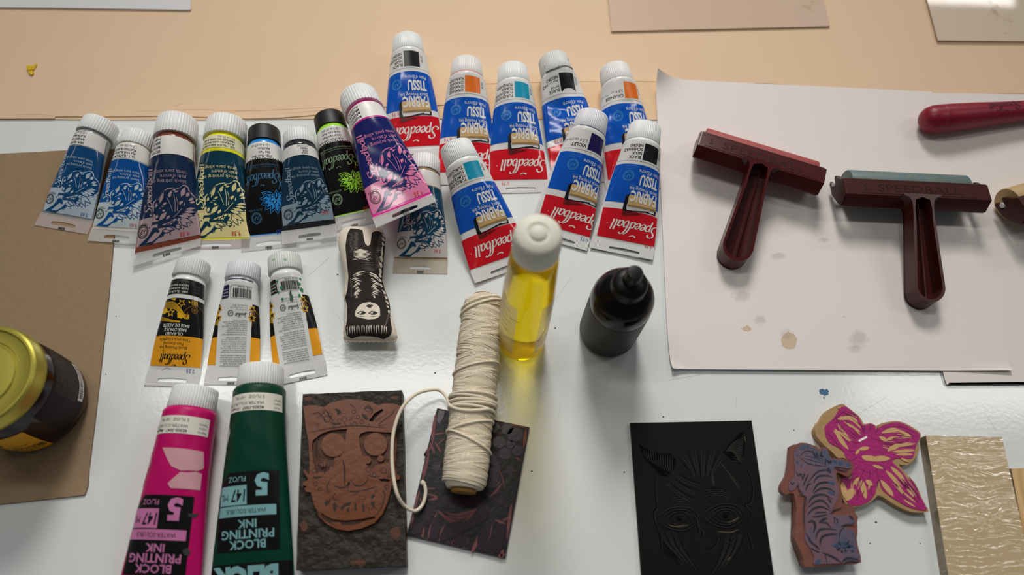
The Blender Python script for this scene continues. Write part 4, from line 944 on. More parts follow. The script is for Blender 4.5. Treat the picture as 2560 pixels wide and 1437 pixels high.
# loose end
tail = [(1222, 1022, 36), (1170, 1026, 38), (1128, 1016, 30), (1118, 995, 18), (1103, 978, 14), (1080, 974, 17), (1040, 985, 22), (1005, 1020, 24), (985, 1075, 23), (980, 1130, 22.2), (983, 1185, 22), (993, 1235, 21), (1012, 1265, 14), (1037, 1277, 9), (1056, 1262, 6.6), (1064, 1235, 6), (1062, 1214, 6), (1053, 1203, 6)]
mb = MB(); pts = [Vector(q) / 1000 for q in crom([tuple(PX(*q) * 1000) for q in tail], 7)]
iv = Matrix.LocRotScale(t.location, t.rotation_euler, None).inverted()
tube3(mb, [iv @ q for q in pts], .00135, CORD, n=10, taper=lambda s: 1.0 if s < .95 else 1.35); mb.build('loose_end', t, angle=60)

# ------------------------------------------------------------------ stuffed doll
FAB = mat('natural doll cloth', '#cfc5b5', rough=.9, gain=1.25, vary=.08, vscale=500, bump=.4, bscale=1500, spec=.1, stain='#b1a48f', stain_amt=.66, stain_scale=60)
DPR = mat('black block print', '#302926', rough=.8, vary=.4, vscale=1200, spec=.2)
dz = lambda x, y: (820 + x / 4.227, 540 + y / 4.227)
rows = [(128, 215, 530), (150, 165, 575), (200, 126, 600), (270, 112, 604), (340, 114, 602), (420, 130, 592), (510, 150, 580), (600, 170, 572), (680, 184, 571), (760, 180, 584), (850, 167, 622), (930, 178, 645), (1000, 186, 655), (1080, 180, 682), (1150, 175, 706), (1230, 168, 728), (1290, 166, 735), (1330, 178, 715)]
DZ = 9.0
rl = np.array([[PX(*dz(xl, y), DZ).x * 1000, PX(*dz((xl + xr) / 2, y), DZ).y * 1000, PX(*dz(xr, y), DZ).x * 1000] for y, xl, xr in rows])
rl = np.array(crom(rl, 3)); ry = rl[::-1, 1]
def dprof(y):
    return np.interp(y, ry, rl[::-1, 0]), np.interp(y, ry, rl[::-1, 2])
ylo, yhi = ry[0], ry[-1]
def dheight(x, y):
    a_, b_ = dprof(y); u = np.clip((x - (a_ + b_) / 2) / ((b_ - a_) / 2), -1, 1); e = np.minimum(y - ylo, yhi - y); e = np.clip(e / 14, 0, 1)
    return (9.5 + 2.0 * np.cos((y - ylo) / (yhi - ylo) * 9)) * np.sqrt(np.clip(1 - np.abs(u) ** 2.6, 0, 1)) * (1 - (1 - e) ** 2) ** .5 + .4
def dsurf(x, y, o):
    return np.stack([x, y, 10.5 + dheight(x, y) + o], 1)
mb = MB(); nx = 30; ys = [p[1] for p in rl]; V = []
for y in ys:
    a_, b_ = dprof(y)
    for i in range(nx * 2):
        k = i if i <= nx else 2 * nx - i; u = -math.cos(math.pi * k / nx); x = (a_ + b_) / 2 + (b_ - a_) / 2 * u
        h = float(dheight(np.array([x]), np.array([y]))[0]); z = 10.5 + h if i <= nx else 10.5 - min(h, 10.2)
        wr = .35 * math.sin(y * 1.3) * (abs(u) > .9)
        V.append((x + wr, y, z))
F = []; w = 2 * nx
for j in range(len(ys) - 1):
    for i in range(w): F.append([j * w + i, (j + 1) * w + i, (j + 1) * w + (i + 1) % w, j * w + (i + 1) % w])
F.append([i for i in range(w)]); F.append([(len(ys) - 1) * w + i for i in range(w)][::-1])
mb.add([tuple(c / 1000 for c in p) for p in V], F, FAB)
a = Art(); D = lambda pts: pxy([dz(x, y) for x, y in pts], 18)
def dl(pts, w, m, ly, tp=True): a.stroke(D(pts), w, m, ly, taper=tp)
a.poly(D([(235, 123), (300, 132), (365, 152), (378, 210), (388, 270), (405, 322), (430, 335), (452, 320), (460, 250), (465, 182), (490, 158), (525, 146), (575, 158), (592, 180), (596, 230), (588, 330), (580, 420), (574, 560), (562, 640), (590, 740), (615, 810), (640, 880), (646, 930), (650, 1010), (660, 1100), (675, 1190), (668, 1235), (640, 1265), (580, 1285), (520, 1272), (440, 1265), (340, 1262), (240, 1276), (205, 1258), (190, 1245), (180, 1180), (198, 1100), (196, 930), (172, 850), (198, 780), (208, 700), (216, 640), (205, 520), (196, 420), (190, 330), (200, 240), (212, 180)]), DPR, 1)
a.poly(D([(320, 960), (345, 938), (375, 922), (440, 910), (510, 930), (538, 955), (550, 985), (552, 1060), (530, 1085), (500, 1100), (430, 1106), (350, 1090), (300, 1072), (288, 1050), (296, 1000)]), FAB, 2)
for cx, s_ in ((362, 1), (482, -1)):
    a.poly(D([(cx - 55, 1035), (cx - 20, 1012), (cx + 20, 1014), (cx + 48, 1030), (cx + 20, 1052), (cx - 15, 1055)]), DPR, 3)
    a.poly(D([(cx - 38, 1035), (cx - 15, 1022), (cx + 5, 1024), (cx - 10, 1042)]), FAB, 4); a.poly(D([(cx - 8, 1030), (cx + 14, 1024), (cx + 22, 1036), (cx, 1044)]), DPR, 5)
    dl([(cx - 60 * s_, 1062), (cx, 1074), (cx + 40 * s_, 1070)], .6, DPR, 3)
a.poly(D([(405, 955), (430, 938), (445, 942), (470, 940), (478, 955), (450, 976), (425, 972)]), DPR, 3); dl([(408, 956), (440, 958), (474, 955)], .35, FAB, 4)
rg = random.Random(21)
for i in range(17):      # fringe of hair at the near end
    x = 205 + i * 26; dl([(x, 1245 - 8 * (i % 2)), (x + rg.uniform(-6, 6), 1195 - rg.uniform(0, 25)), (x + rg.uniform(-10, 10), 1165)], .9, FAB, 3)
for i in range(10): dl([(600 + i * 4, 1180 - i * 20), (625 + i * 3, 1150 - i * 20)], .7, FAB, 3)
for s_, x0, x1 in ((1, 250, 400), (-1, 440, 560)):
    for i in range(17):  # light cuts over the chest
        y = 670 + i * 12; xa = x0 + 30 * abs(math.sin(i * .5)) + rg.uniform(0, 15); xb = xa + rg.uniform(30, 80)
        if i > 13: xb = xa + 25
        dl([(xa, y + 6), ((xa + xb) / 2, y - 6), (min(xb, x1), y + 4)], rg.uniform(.7, 1.5), FAB, 3)
dl([(262, 640), (330, 612), (395, 600)], 1.6, FAB, 3); dl([(270, 655), (330, 632), (395, 625)], 1.2, FAB, 3); dl([(430, 605), (500, 625), (552, 660)], 1.6, FAB, 3); dl([(430, 625), (500, 645), (545, 680)], 1.2, FAB, 3)
for i in range(11): dl([(232 + rg.uniform(0, 12), 670 + i * 18), (250 + rg.uniform(0, 15), 660 + i * 18)], 1.0, FAB, 3); dl([(575 + i * 5, 720 + i * 20), (590 + i * 5, 745 + i * 20)], .8, FAB, 3)
for i in range(16):      # cuts on the legs and hips
    y = 185 + i * 13; dl([(282 + rg.uniform(-6, 6), y), (322 + rg.uniform(-8, 8), y + 3)], 1.0, FAB, 3); dl([(545 + rg.uniform(-8, 5) - i * 2, y + 10), (580 - i * 1.5, y - 8)], .8, FAB, 3)
for i in range(8):
    y = 380 + i * 14; dl([(262 + rg.uniform(0, 20), y + 8), (350, y - 2), (455 + rg.uniform(-30, 20), y + 10)], rg.uniform(.6, 1.5), FAB, 3)
for i in range(26):
    y = 200 + i * 8; dl([(225 + rg.uniform(0, 30), y), (250 + rg.uniform(0, 40), y + 5)], .35, FAB, 3); dl([(500 + rg.uniform(0, 30), y + 150), (530 + rg.uniform(0, 30), y + 140)], .4, FAB, 3); dl([(400 + rg.uniform(-60, 60), 470 + i * 5), (440 + rg.uniform(-40, 60), 468 + i * 5)], .3, FAB, 3)
for i in range(9): dl([(500 + i * 3, 420 + i * 14), (545, 440 + i * 12)], .6, FAB, 3)
a.lay(mb, dsurf, du=1.6, dv=1.6, base=.12, step=.04)
for i in range(14): dl([(0, 0), (1, 1)], .1, FAB, 3)
# stitched hem at the near edge
for i in range(22):
    q = PX(*dz(200 + i * 24, 1322 - 6 * (i % 2)), 10); tube3(mb, [(q.x - .0012, q.y - .0004, .0105), (q.x, q.y - .0012, .0118), (q.x + .0012, q.y + .0002, .0105)], .0009, FAB, n=6)
cdl = PX(*dz(400, 720), 10)
tag(mb.build('rag_doll', origin=(cdl.x, cdl.y, 0), angle=60), 'small stuffed cloth doll printed with a dark haired figure, lying head toward the camera', 'doll')

# ------------------------------------------------------------------ carved blocks and plates
def zoom(sc, ox, oy): return lambda pts: [(ox + x / sc, oy + y / sc) for x, y in pts]
zoom_ = zoom
# mask block
WOODK = mat('dark carved wood', '#302a22', rough=.55, gain=.9, vary=.5, vscale=70, bump=.9, bscale=95, bdist=.004, spec=.3, stain='#6b3d20', stain_amt=.66, stain_scale=40)
LINO = mat('rust brown lino', '#6b340b', rough=.36, gain=1.0, vary=.14, vscale=45, bump=.35, bscale=140, spec=.45, stain='#7d5230', stain_amt=.72, stain_scale=40)
LINOD = mat('dark carved groove', '#2a150c', rough=.6, gain=1.0)
Z1, Z2 = 15.0, 17.6
t = thing('mask_block', 'wooden printing block with a rust brown carved mask face, right of the green tube', 'printing block', PX(880, 1200, 0))
def tobj(mb, name, parent, **k):
    o = parent.location; mb.v = [(p[0] - o.x, p[1] - o.y, p[2] - o.z) for p in mb.v]; return mb.build(name, parent, **k)
mb = MB(); base = pxy([(757, 985), (1005, 975), (1015, 1413), (740, 1425)], Z1)
n_ = []
for i in range(4):
    p, q = np.array(base[i]), np.array(base[(i + 1) % 4])
    for k in range(12): n_.append(tuple(p + (q - p) * k / 12 + np.random.RandomState(i * 20 + k).uniform(-.25, .25, 2) * (k > 0)))
prism(mb, n_, 0, Z1, WOODK)
g = 0
for i in range(4): pass
a = Art(); rg = random.Random(61); GSH = mat('grey gouge ridge', '#4d4639', rough=.55, gain=1.0, vary=.3, vscale=200); RST = mat('rust wood patch', '#59301a', rough=.55, vary=.3, vscale=150)
wz = zoom_(3.883, 740, 970)
for u, v, a_, b_ in ((965, 1400, 48, 60), (75, 1340, 34, 55), (120, 105, 40, 20), (955, 92, 38, 18), (600, 1690, 80, 22)):
    a.poly([(p[0], p[1]) for p in crom(pxy(wz([(u + a_ * (1 + .4 * (rg.random() - .5)) * math.cos(t_), v + b_ * (1 + .4 * (rg.random() - .5)) * math.sin(t_)) for t_ in np.linspace(0, 5.9, 12)]), Z1), 3, closed=True)], RST, 1)
for i in range(150):
    u, v = rg.uniform(30, 1030), rg.uniform(1180, 1730)
    if ((u - 520) / 430) ** 2 + ((v - 900) / 510) ** 2 < 1: continue
    l_ = rg.uniform(25, 70); a.stroke(crom(pxy(wz([(u, v), (u + l_ * .5, v + rg.uniform(8, 20)), (u + l_, v + rg.uniform(-8, 8))]), Z1), 4), rg.uniform(.3, .6), GSH, 2, taper=True)
for i in range(34):
    u, v = rg.uniform(60, 1000), rg.uniform(60, 130); a.stroke(crom(pxy(wz([(u, v), (u + 25, v + 10), (u + 50, v)]), Z1), 4), .4, GSH, 2, taper=True)
a.lay(mb, flatsurf(Z1), du=300, dv=300, base=.05, step=.05)
tobj(mb, 'wood_base', t, smooth=False)
zs = zoom(3.883, 740, 970); K = lambda pts: pxy(zs(pts), Z2)
def circ(x, y, rx, ry=None, n=22, j=0, s=1):
    r_ = random.Random(s); return [(x + rx * (1 + j * (r_.random() - .5)) * math.cos(2 * math.pi * i / n), y + (ry or rx) * (1 + j * (r_.random() - .5)) * math.sin(2 * math.pi * i / n)) for i in range(n)]
out = [(70, 180), (120, 168), (190, 165), (270, 185), (330, 145), (420, 120), (520, 105), (640, 115), (740, 140), (800, 168), (860, 146), (950, 150), (1020, 175), (1008, 240), (975, 340), (962, 430), (978, 500), (975, 580), (968, 700), (960, 780), (985, 845), (1010, 852), (1003, 885), (960, 890), (985, 930), (975, 960), (930, 940), (918, 1000), (890, 1100), (840, 1220), (760, 1310), (640, 1360), (510, 1385), (400, 1370), (300, 1320), (225, 1250), (175, 1130), (142, 1010), (95, 1005), (82, 970), (110, 955), (62, 940), (70, 915), (120, 890), (70, 800), (85, 788), (130, 845), (132, 700), (118, 500), (95, 380), (80, 260)]
eyeL = [(153, 560), (165, 505), (240, 445), (340, 408), (495, 395), (488, 450), (480, 500), (462, 620), (420, 668), (395, 690), (380, 720), (352, 790), (300, 800), (270, 850), (210, 860), (190, 800), (165, 690)]
eyeR = [(612, 470), (630, 440), (690, 420), (810, 425), (925, 432), (930, 560), (925, 640), (900, 670), (905, 720), (800, 740), (745, 790), (680, 740), (700, 690), (650, 650), (620, 560)]
cut1 = [(705, 320), (760, 245), (840, 200), (850, 215), (790, 270), (745, 325)]
mouth = [(235, 1200), (290, 1240), (370, 1275), (470, 1285), (600, 1275), (770, 1245), (770, 1265), (640, 1300), (560, 1335), (450, 1335), (425, 1300), (330, 1305), (260, 1250)]
cheek = [(800, 882), (860, 878), (912, 890), (905, 912), (830, 905)]
LINOF = mat('carved lino floor', '#4e2812', rough=.55, vary=.45, vscale=160, bump=.6, bscale=180)
mb = MB()
for q in (eyeL, eyeR, mouth): prism(mb, K(q), Z1 - .3, Z1 + .5, LINOF)
prism(mb, K(out), Z1 - .4, Z2, LINO, holes=[K(eyeL), K(eyeR), K(cut1), K(mouth), K(cheek)])
tri_t = [[(270, 1110), (320, 1090), (345, 1050), (330, 1110), (290, 1150)], [(360, 1120), (385, 1110), (395, 1160), (380, 1210), (362, 1170)], [(430, 1160), (470, 1120), (540, 1100), (520, 1140), (480, 1150), (440, 1190)], [(490, 1180), (515, 1150), (520, 1200), (500, 1215)],
         [(640, 1130), (660, 1120), (668, 1200), (650, 1210)], [(725, 1050), (760, 1020), (765, 1050), (735, 1080)], [(720, 1100), (765, 1100), (760, 1160), (735, 1140)], [(565, 1120), (585, 1115), (590, 1190), (572, 1195)], [(360, 1040), (380, 1075), (410, 1085), (395, 1095), (360, 1080)]]
for q in tri_t: prism(mb, K(q), Z2 - .5, Z2 + .06, LINOD)
for q in (circ(362, 552, 116, s=2), circ(772, 545, 112, s=3), circ(262, 735, 30), circ(410, 700, 42, 34), circ(690, 695, 38), circ(822, 682, 32), circ(355, 790, 34), circ(240, 845, 40, 34), circ(800, 780, 46, 40), circ(870, 770, 60, 48)): prism(mb, K(q), Z1 - .4, Z2 - .2, LINO)
a = Art()
for q, w in (([(210, 470), (190, 560), (200, 640), (260, 670)], 1.2), ([(450, 690), (470, 780), (472, 960)], 1.3), ([(360, 950), (470, 965), (520, 915), (500, 980)], 1.2), ([(530, 890), (570, 940), (640, 945), (690, 900), (700, 870)], 1.1), ([(470, 990), (580, 1005), (720, 975), (790, 955)], 1.0), ([(130, 430), (250, 405), (400, 380), (560, 365), (740, 375), (880, 385)], .9),
             ([(160, 260), (220, 240), (300, 330)], .8), ([(200, 290), (250, 270), (290, 340)], .7), ([(270, 190), (340, 290), (370, 340)], .9), ([(380, 200), (420, 230), (400, 260)], 2.4), ([(640, 250), (670, 280), (690, 310)], 2.6), ([(650, 200), (700, 190), (740, 210), (730, 250)], 1.4), ([(520, 150), (580, 200)], .7),
             ([(850, 980), (860, 1060), (820, 1180), (760, 1250)], .8), ([(170, 1130), (260, 1260), (400, 1340)], .8), ([(880, 350), (800, 360), (930, 250), (960, 200)], .7), ([(340, 880), (300, 960), (330, 1020)], .8), ([(700, 840), (760, 860), (830, 850)], .9), ([(170, 850), (190, 870), (260, 860)], 1.4), ([(330, 330), (380, 350), (440, 345)], 1.3)):
    a.stroke(crom(K(q), 5), w, LINOD, 1, taper=True)
rg = random.Random(8)
for u, v in ((330, 260), (300, 300), (420, 320), (470, 300), (600, 280), (640, 330), (700, 200), (560, 230), (240, 745), (300, 780), (180, 800), (700, 790), (760, 840), (850, 800), (900, 850), (190, 930), (230, 980), (880, 960)):
    a.stroke(K(circ(u, v, rg.uniform(16, 30))), .45, LINOD, 1, closed=True)
for i in range(40):
    u, v = rg.uniform(180, 880), rg.choice((rg.uniform(200, 350), rg.uniform(900, 1200))); a.stroke(crom(K([(u, v), (u + rg.uniform(-30, 30), v + rg.uniform(10, 30)), (u + rg.uniform(-50, 50), v + rg.uniform(30, 60))]), 3), rg.uniform(.3, .6), LINOD, 1, taper=True)
a.lay(mb, flatsurf(Z2), du=300, dv=300, base=.03); tobj(mb, 'mask_relief', t, angle=30)

# purple plate under the spool
PUR = mat('purple black lino base', '#0b0709', rough=.45, gain=1.0, vary=.25, vscale=120, bump=.3, bscale=260); PURT = mat('inked purple face', '#30232d', rough=.26, gain=.95, vary=.14, vscale=80, bump=.06, bscale=300)
PNK = mat('pink cut lino', '#774648', rough=.7, gain=1.05, vary=.3, vscale=200); zp = zoom(3.591, 1000, 1000)
Z0 = 2.6; P3 = lambda pts: pxy(zp(pts), Z0)
mb = MB(); prism(mb, P3([(333, 72), (1163, 244), (945, 1420), (62, 1210)]), 0, Z0, PUR, mside=PNK)
for q in (circ(1035, 310, 75, 70, j=.2), circ(960, 260, 55, 48, j=.2, s=2), circ(890, 380, 58, 52, j=.2, s=3), circ(945, 480, 58, 55, j=.2, s=4), circ(1050, 455, 52, 48, j=.2, s=5), circ(990, 400, 42, 40, s=6), [(830, 220), (880, 205), (900, 250), (850, 290), (800, 270)],
          [(350, 90), (405, 100), (390, 160), (350, 220), (330, 180)], [(800, 450), (850, 490), (890, 560), (890, 700), (860, 790), (780, 800), (760, 700), (800, 640), (790, 560)],
          [(360, 880), (420, 840), (560, 860), (700, 860), (780, 910), (800, 980), (780, 1060), (700, 1120), (560, 1190), (440, 1250), (370, 1270), (350, 1230), (400, 1140), (480, 1090), (600, 1080), (690, 1020), (710, 960), (640, 950), (500, 980), (400, 970)],
          [(240, 960), (330, 940), (320, 1010), (270, 1100), (230, 1080)], [(130, 1080), (220, 1110), (200, 1200), (110, 1210)], [(290, 1040), (370, 1080), (330, 1270), (260, 1250)], [(700, 1180), (830, 1100), (780, 1330), (690, 1350)], [(860, 1130), (960, 1110), (900, 1380), (840, 1370)], [(480, 1240), (620, 1200), (590, 1320), (490, 1290)]):
    prism(mb, P3(q), Z0 - .3, Z0 + .45, PURT)
def star2(x, y, r, rot): return [(x + (r if i % 2 == 0 else r * .45) * math.cos(rot + math.pi * i / 5), y + (r if i % 2 == 0 else r * .45) * math.sin(rot + math.pi * i / 5)) for i in range(10)]
for x, y, r, ro in ((990, 630, 66, .2), (905, 910, 74, -.3), (330, 610, 60, .5)): prism(mb, P3(star2(x, y, r, ro)), Z0 - .3, Z0 + .45, PURT)
a = Art()
for q, w in (([(325, 110), (300, 260), (290, 400)], 3.0), ([(290, 400), (220, 500), (250, 430)], 2.0), ([(262, 470), (225, 620), (200, 720)], 3.0), ([(300, 310), (400, 295)], 1.6), ([(270, 380), (310, 480)], 2.4), ([(310, 370), (370, 470)], 2.0), ([(330, 400), (400, 345)], 1.2), ([(180, 800), (150, 900), (125, 1000)], 2.0), ([(175, 870), (200, 930)], 1.2), ([(120, 1020), (95, 1150)], 2.0),
             ([(340, 990), (450, 1080), (580, 1090), (690, 970)], 3.4), ([(390, 1000), (500, 1030), (640, 1000), (700, 960)], 2.6), ([(400, 1040), (540, 1060), (650, 1020)], 2.0), ([(330, 1010), (280, 1130), (250, 1250)], 2.0), ([(410, 1110), (370, 1180), (350, 1270)], 1.2), ([(720, 1190), (680, 1290), (640, 1370)], 3.4), ([(610, 1230), (570, 1330)], 3.0), ([(500, 1240), (470, 1290), (520, 1250)], 2.2), ([(560, 1220), (520, 1310)], 2.2), ([(830, 1110), (800, 1230), (760, 1350)], 1.6), ([(880, 1230), (860, 1370)], 2.4),
             ([(1130, 260), (1110, 430)], 2.6), ([(1040, 510), (1080, 545)], 1.6), ([(860, 200), (1050, 230), (1150, 250)], 1.0), ([(1000, 930), (980, 1080), (960, 1250)], 2.8), ([(850, 1075), (950, 1110)], 1.8), ([(920, 1080), (980, 1055)], 1.6), ([(880, 610), (920, 700), (940, 800)], 1.0), ([(920, 740), (850, 830), (800, 870)], 1.6), ([(900, 720), (860, 780)], 1.0), ([(180, 1160), (210, 1240)], 2.0), ([(215, 1140), (205, 1230)], 1.6), ([(930, 1340), (900, 1400), (945, 1380)], 3.6), ([(240, 840), (330, 870), (250, 900)], 1.8), ([(220, 800), (320, 790)], 1.2), ([(280, 900), (340, 880)], 1.4), ([(810, 280), (930, 300)], .8)):
    a.stroke(crom(P3(q), 5), w * .85, PNK, 1, taper=True)
a.lay(mb, flatsurf(Z0), du=300, dv=300, base=.06); tag(mb.build('lino_plate', smooth=False, origin=tuple(PX(1170, 1200, 0))), 'purple black carved lino plate under the lower half of the cord spool', 'lino plate')

# black plate
BLP = mat('black lino sheet', '#0d0b0a', rough=.55, gain=.8, vary=.1, vscale=40, bump=.06, bscale=400, spec=.2); RDG = mat('black carved ridge', '#26221d', rough=.4, gain=.9, spec=.5); CRV = mat('black carved groove', '#050404', rough=.8, spec=.1)
zb = zoom(3.4455, 1540, 1020); Z0 = 3.2; P4 = lambda pts: pxy(zb(pts), Z0)
t = thing('lino_plate', 'plain black lino plate engraved with a horned face, at the lower middle right', 'lino plate', PX(1740, 1250, 0))
mb = MB(); c_ = pxy([(1576, 1057), (1879, 1051)], Z0); v_ = np.array(pxy([(1604, 1437), (1935, 1437)], Z0)); d1 = (v_[0] - c_[0]); d2 = (v_[1] - c_[1]); k1 = 152.0 / np.linalg.norm(d1); k2 = 152.0 / np.linalg.norm(d2)
prism(mb, [c_[0], c_[1], tuple(np.array(c_[1]) + d2 * k2), tuple(np.array(c_[0]) + d1 * k1)], 0, Z0, BLP); tobj(mb, 'plate_base', t, smooth=False)
mb = MB(); a = Art(); rg = random.Random(31)
def bs(q, w, m=RDG): a.stroke(crom(P4(q), 5), w, m, 1 if m is CRV else 2, taper=True)
hornL = [(195, 305), (240, 340), (360, 385), (480, 395), (520, 450), (500, 530), (440, 590), (380, 580), (300, 490), (240, 430)]
hornR = [(1100, 195), (1115, 260), (1105, 400), (1070, 480), (1000, 450), (920, 380), (990, 290), (1060, 220)]
a.poly(P4(hornL), CRV, 1); a.poly(P4(hornR), CRV, 1)
for i in range(13): bs([(235 + i * 21, 345 + i * 5), (245 + i * 20, 400 + i * 10), (270 + i * 19, 450 + i * 11)], .5)
for i in range(14): bs([(1095 - i * 8, 215 + i * 18), (1110 - i * 3, 235 + i * 18)], .5); bs([(940 + i * 6, 380 - i * 8 + i * 6), (1010 + i * 4, 300 + i * 12), (1100, 250 + i * 15)], .55)
for i in range(15):
    f = i / 14; x0 = 520 + f * 430; bs([(x0, 400 - 85 * math.sin(f * 3.1)), (x0 + (745 - x0) * .25, 470 - 40 * math.sin(f * 3)), (x0 + (745 - x0) * .5, 540), (x0 + (745 - x0) * .62, 600)], .5, RDG if i % 3 else CRV)
for i in range(9):
    f = i / 8; bs([(530 - f * 110, 560 + f * 90), (620 - f * 70, 610 + f * 150), (740 - f * 60, 650 + f * 170)], .5, RDG if i % 3 else CRV); bs([(860 + f * 60, 440 + f * 40), (960 + f * 40, 540 + f * 70), (1090 + f * 5, 660 + f * 100)], .5, RDG if i % 3 else CRV); bs([(800 + f * 20, 470 + f * 40), (830 + f * 10, 560 + f * 40), (820 + f * 30, 650 + f * 30)], .4)
for i in range(8):
    f = i / 7; bs([(760, 700 + f * 90), (860, 690 + f * 60), (980, 720 + f * 50), (1080, 790 + f * 40)], .5, RDG if i % 2 else CRV); bs([(440, 800 + f * 60), (540, 760 + f * 60), (660, 790 + f * 50), (720, 830 + f * 60)], .45, RDG if i % 2 else CRV)
for cx, cy, s_ in ((545, 955, 1), (940, 930, 1)):
    for k in range(7):
        r = 70 + k * 20; bs([(cx - r * 1.1, cy + 10), (cx - r * .5, cy + r * .45), (cx + r * .3, cy + r * .55), (cx + r, cy + 15)], .5, RDG if k % 2 else CRV); bs([(cx - r * 1.1, cy), (cx - r * .4, cy - r * .5), (cx + r * .5, cy - r * .5), (cx + r, cy)], .5, CRV if k % 2 else RDG)
    a.poly(P4(circ(cx, cy, 26, 22)), CRV, 2); bs([(cx - 95, cy + 5), (cx - 20, cy - 35), (cx + 85, cy - 10)], .9, CRV)
for i in range(10):
    f = i / 9; bs([(345 + f * 190, 1035 + f * 40), (400 + f * 180, 1140 + f * 60), (480 + f * 170, 1230 + f * 80), (580 + f * 150, 1330 + f * 100)], .55, RDG if i % 3 else CRV); bs([(1110 - f * 170, 1050 + f * 30), (1080 - f * 170, 1160 + f * 60), (1020 - f * 160, 1270 + f * 80), (940 - f * 140, 1370 + f * 80)], .55, RDG if i % 3 else CRV)
for i in range(7): bs([(365 + i * 22, 1060 + i * 20), (385 + i * 22, 1160 + i * 20), (400 + i * 26, 1260 + i * 18)], .7, CRV)
for q in ([(345, 560), (335, 700), (350, 850), (320, 900), (345, 1010), (380, 1030)], [(1100, 480), (1170, 640), (1160, 800), (1110, 830), (1160, 900), (1140, 980)], [(700, 880), (690, 1000), (740, 1060), (730, 1120)], [(820, 1080), (870, 1100), (850, 1180), (760, 1230), (700, 1150)], [(640, 870), (700, 990), (710, 1100)], [(380, 1050), (385, 1230)], [(1130, 1060), (1180, 1250)], [(880, 1100), (980, 1150), (1070, 1060)]): bs(q, .8, CRV); bs([(x + 12, y + 6) for x, y in q], .45)
for i in range(40): x, y = rg.uniform(420, 1080), rg.uniform(560, 1400); bs([(x, y), (x + rg.uniform(10, 30), y + rg.uniform(-20, 20)), (x + rg.uniform(30, 60), y + rg.uniform(-30, 40))], .35)
GLD = mat('pale cut fleck', '#6b6248', rough=.6)
for q in ([(445, 1005), (520, 1020), (625, 1005)], [(960, 990), (1030, 960), (1060, 940)], [(870, 1060), (980, 1070), (1055, 1045)], [(1105, 240), (1115, 290)], [(960, 1310), (985, 1280)]): a.stroke(crom(P4(q), 4), .45, GLD, 3, taper=True)
a.lay(mb, flatsurf(Z0), du=300, dv=300, base=.05, step=.06); tobj(mb, 'engraved_face', t, smooth=False)

# flower stamp
FT = mat('tan rubber stamp', '#a58358', rough=.6, gain=1.1, vary=.14, vscale=120, bump=.5, bscale=220, stain='#7a5a36', stain_amt=.7, stain_scale=70); FM = mat('magenta inked rubber', '#9c1164', rough=.42, gain=1.15, vary=.2, vscale=140, bump=.35, bscale=420); FMD = mat('dark magenta groove', '#6d1547', rough=.6, gain=1.0); FTL = mat('pale cut rubber', '#c09a68', rough=.65, gain=1.15, vary=.1, vscale=300)
zf = zoom(4.79, 2030, 1000); Z0 = 7.0; P5 = lambda pts: pxy(zf(pts), Z0)
t = thing('flower_stamp', 'five petalled magenta inked flower stamp of tan rubber, under the tiger stamp', 'rubber stamp', PX(2170, 1150, 0))
fo = [(38, 350), (60, 300), (110, 235), (170, 140), (260, 80), (360, 45), (420, 80), (500, 140), (560, 190), (598, 245), (625, 285), (700, 275), (755, 298), (775, 325), (805, 290), (900, 262), (1010, 250), (1100, 270), (1180, 310), (1260, 360), (1305, 415), (1275, 520), (1280, 600), (1240, 680), (1200, 740), (1130, 778), (1070, 775), (1040, 768), (1120, 880), (1230, 985), (1290, 1110), (1340, 1220), (1392, 1310), (1380, 1340), (1240, 1345), (1130, 1318), (1000, 1255), (900, 1190), (800, 1140), (750, 1180), (660, 1240), (560, 1275), (480, 1280), (410, 1250), (350, 1120), (320, 980), (340, 860), (460, 790), (430, 720), (370, 690), (310, 690), (240, 620), (170, 560), (100, 490), (50, 420)]
mb = MB(); prism(mb, crom(P5(fo), 3, closed=True), 0, Z0, FT); tobj(mb, 'rubber_base', t, angle=25)
fm = [(150, 330), (200, 270), (280, 190), (330, 100), (400, 80), (490, 150), (555, 210), (595, 290), (625, 300), (700, 285), (750, 310), (770, 350), (850, 300), (1000, 265), (1090, 285), (1170, 330), (1290, 415), (1250, 520), (1230, 600), (1200, 690), (1110, 700), (1000, 700), (960, 740), (1060, 840), (1130, 930), (1220, 1000), (1280, 1130), (1370, 1300), (1320, 1320), (1180, 1290), (1040, 1220), (920, 1140), (830, 1060), (800, 960), (770, 1000), (760, 1100), (700, 1190), (600, 1250), (500, 1265), (430, 1235), (370, 1120), (345, 1000), (370, 900), (480, 850), (490, 770), (400, 680), (380, 620), (300, 560), (220, 520), (170, 450)]
mb = MB(); prism(mb, crom(P5(fm), 3, closed=True), Z0 - .3, Z0 + .5, FM)
a = Art(); Zt = Z0 + .5
def fs_(x0, y0, x1, y1, w, b=0, m=FTL):
    p = P5([(x0, y0), ((x0 + x1) / 2 + b, (y0 + y1) / 2 - b), (x1, y1)]); a.stroke(crom(p, 6), w, m, 2 if m is FTL else 1, taper=True)
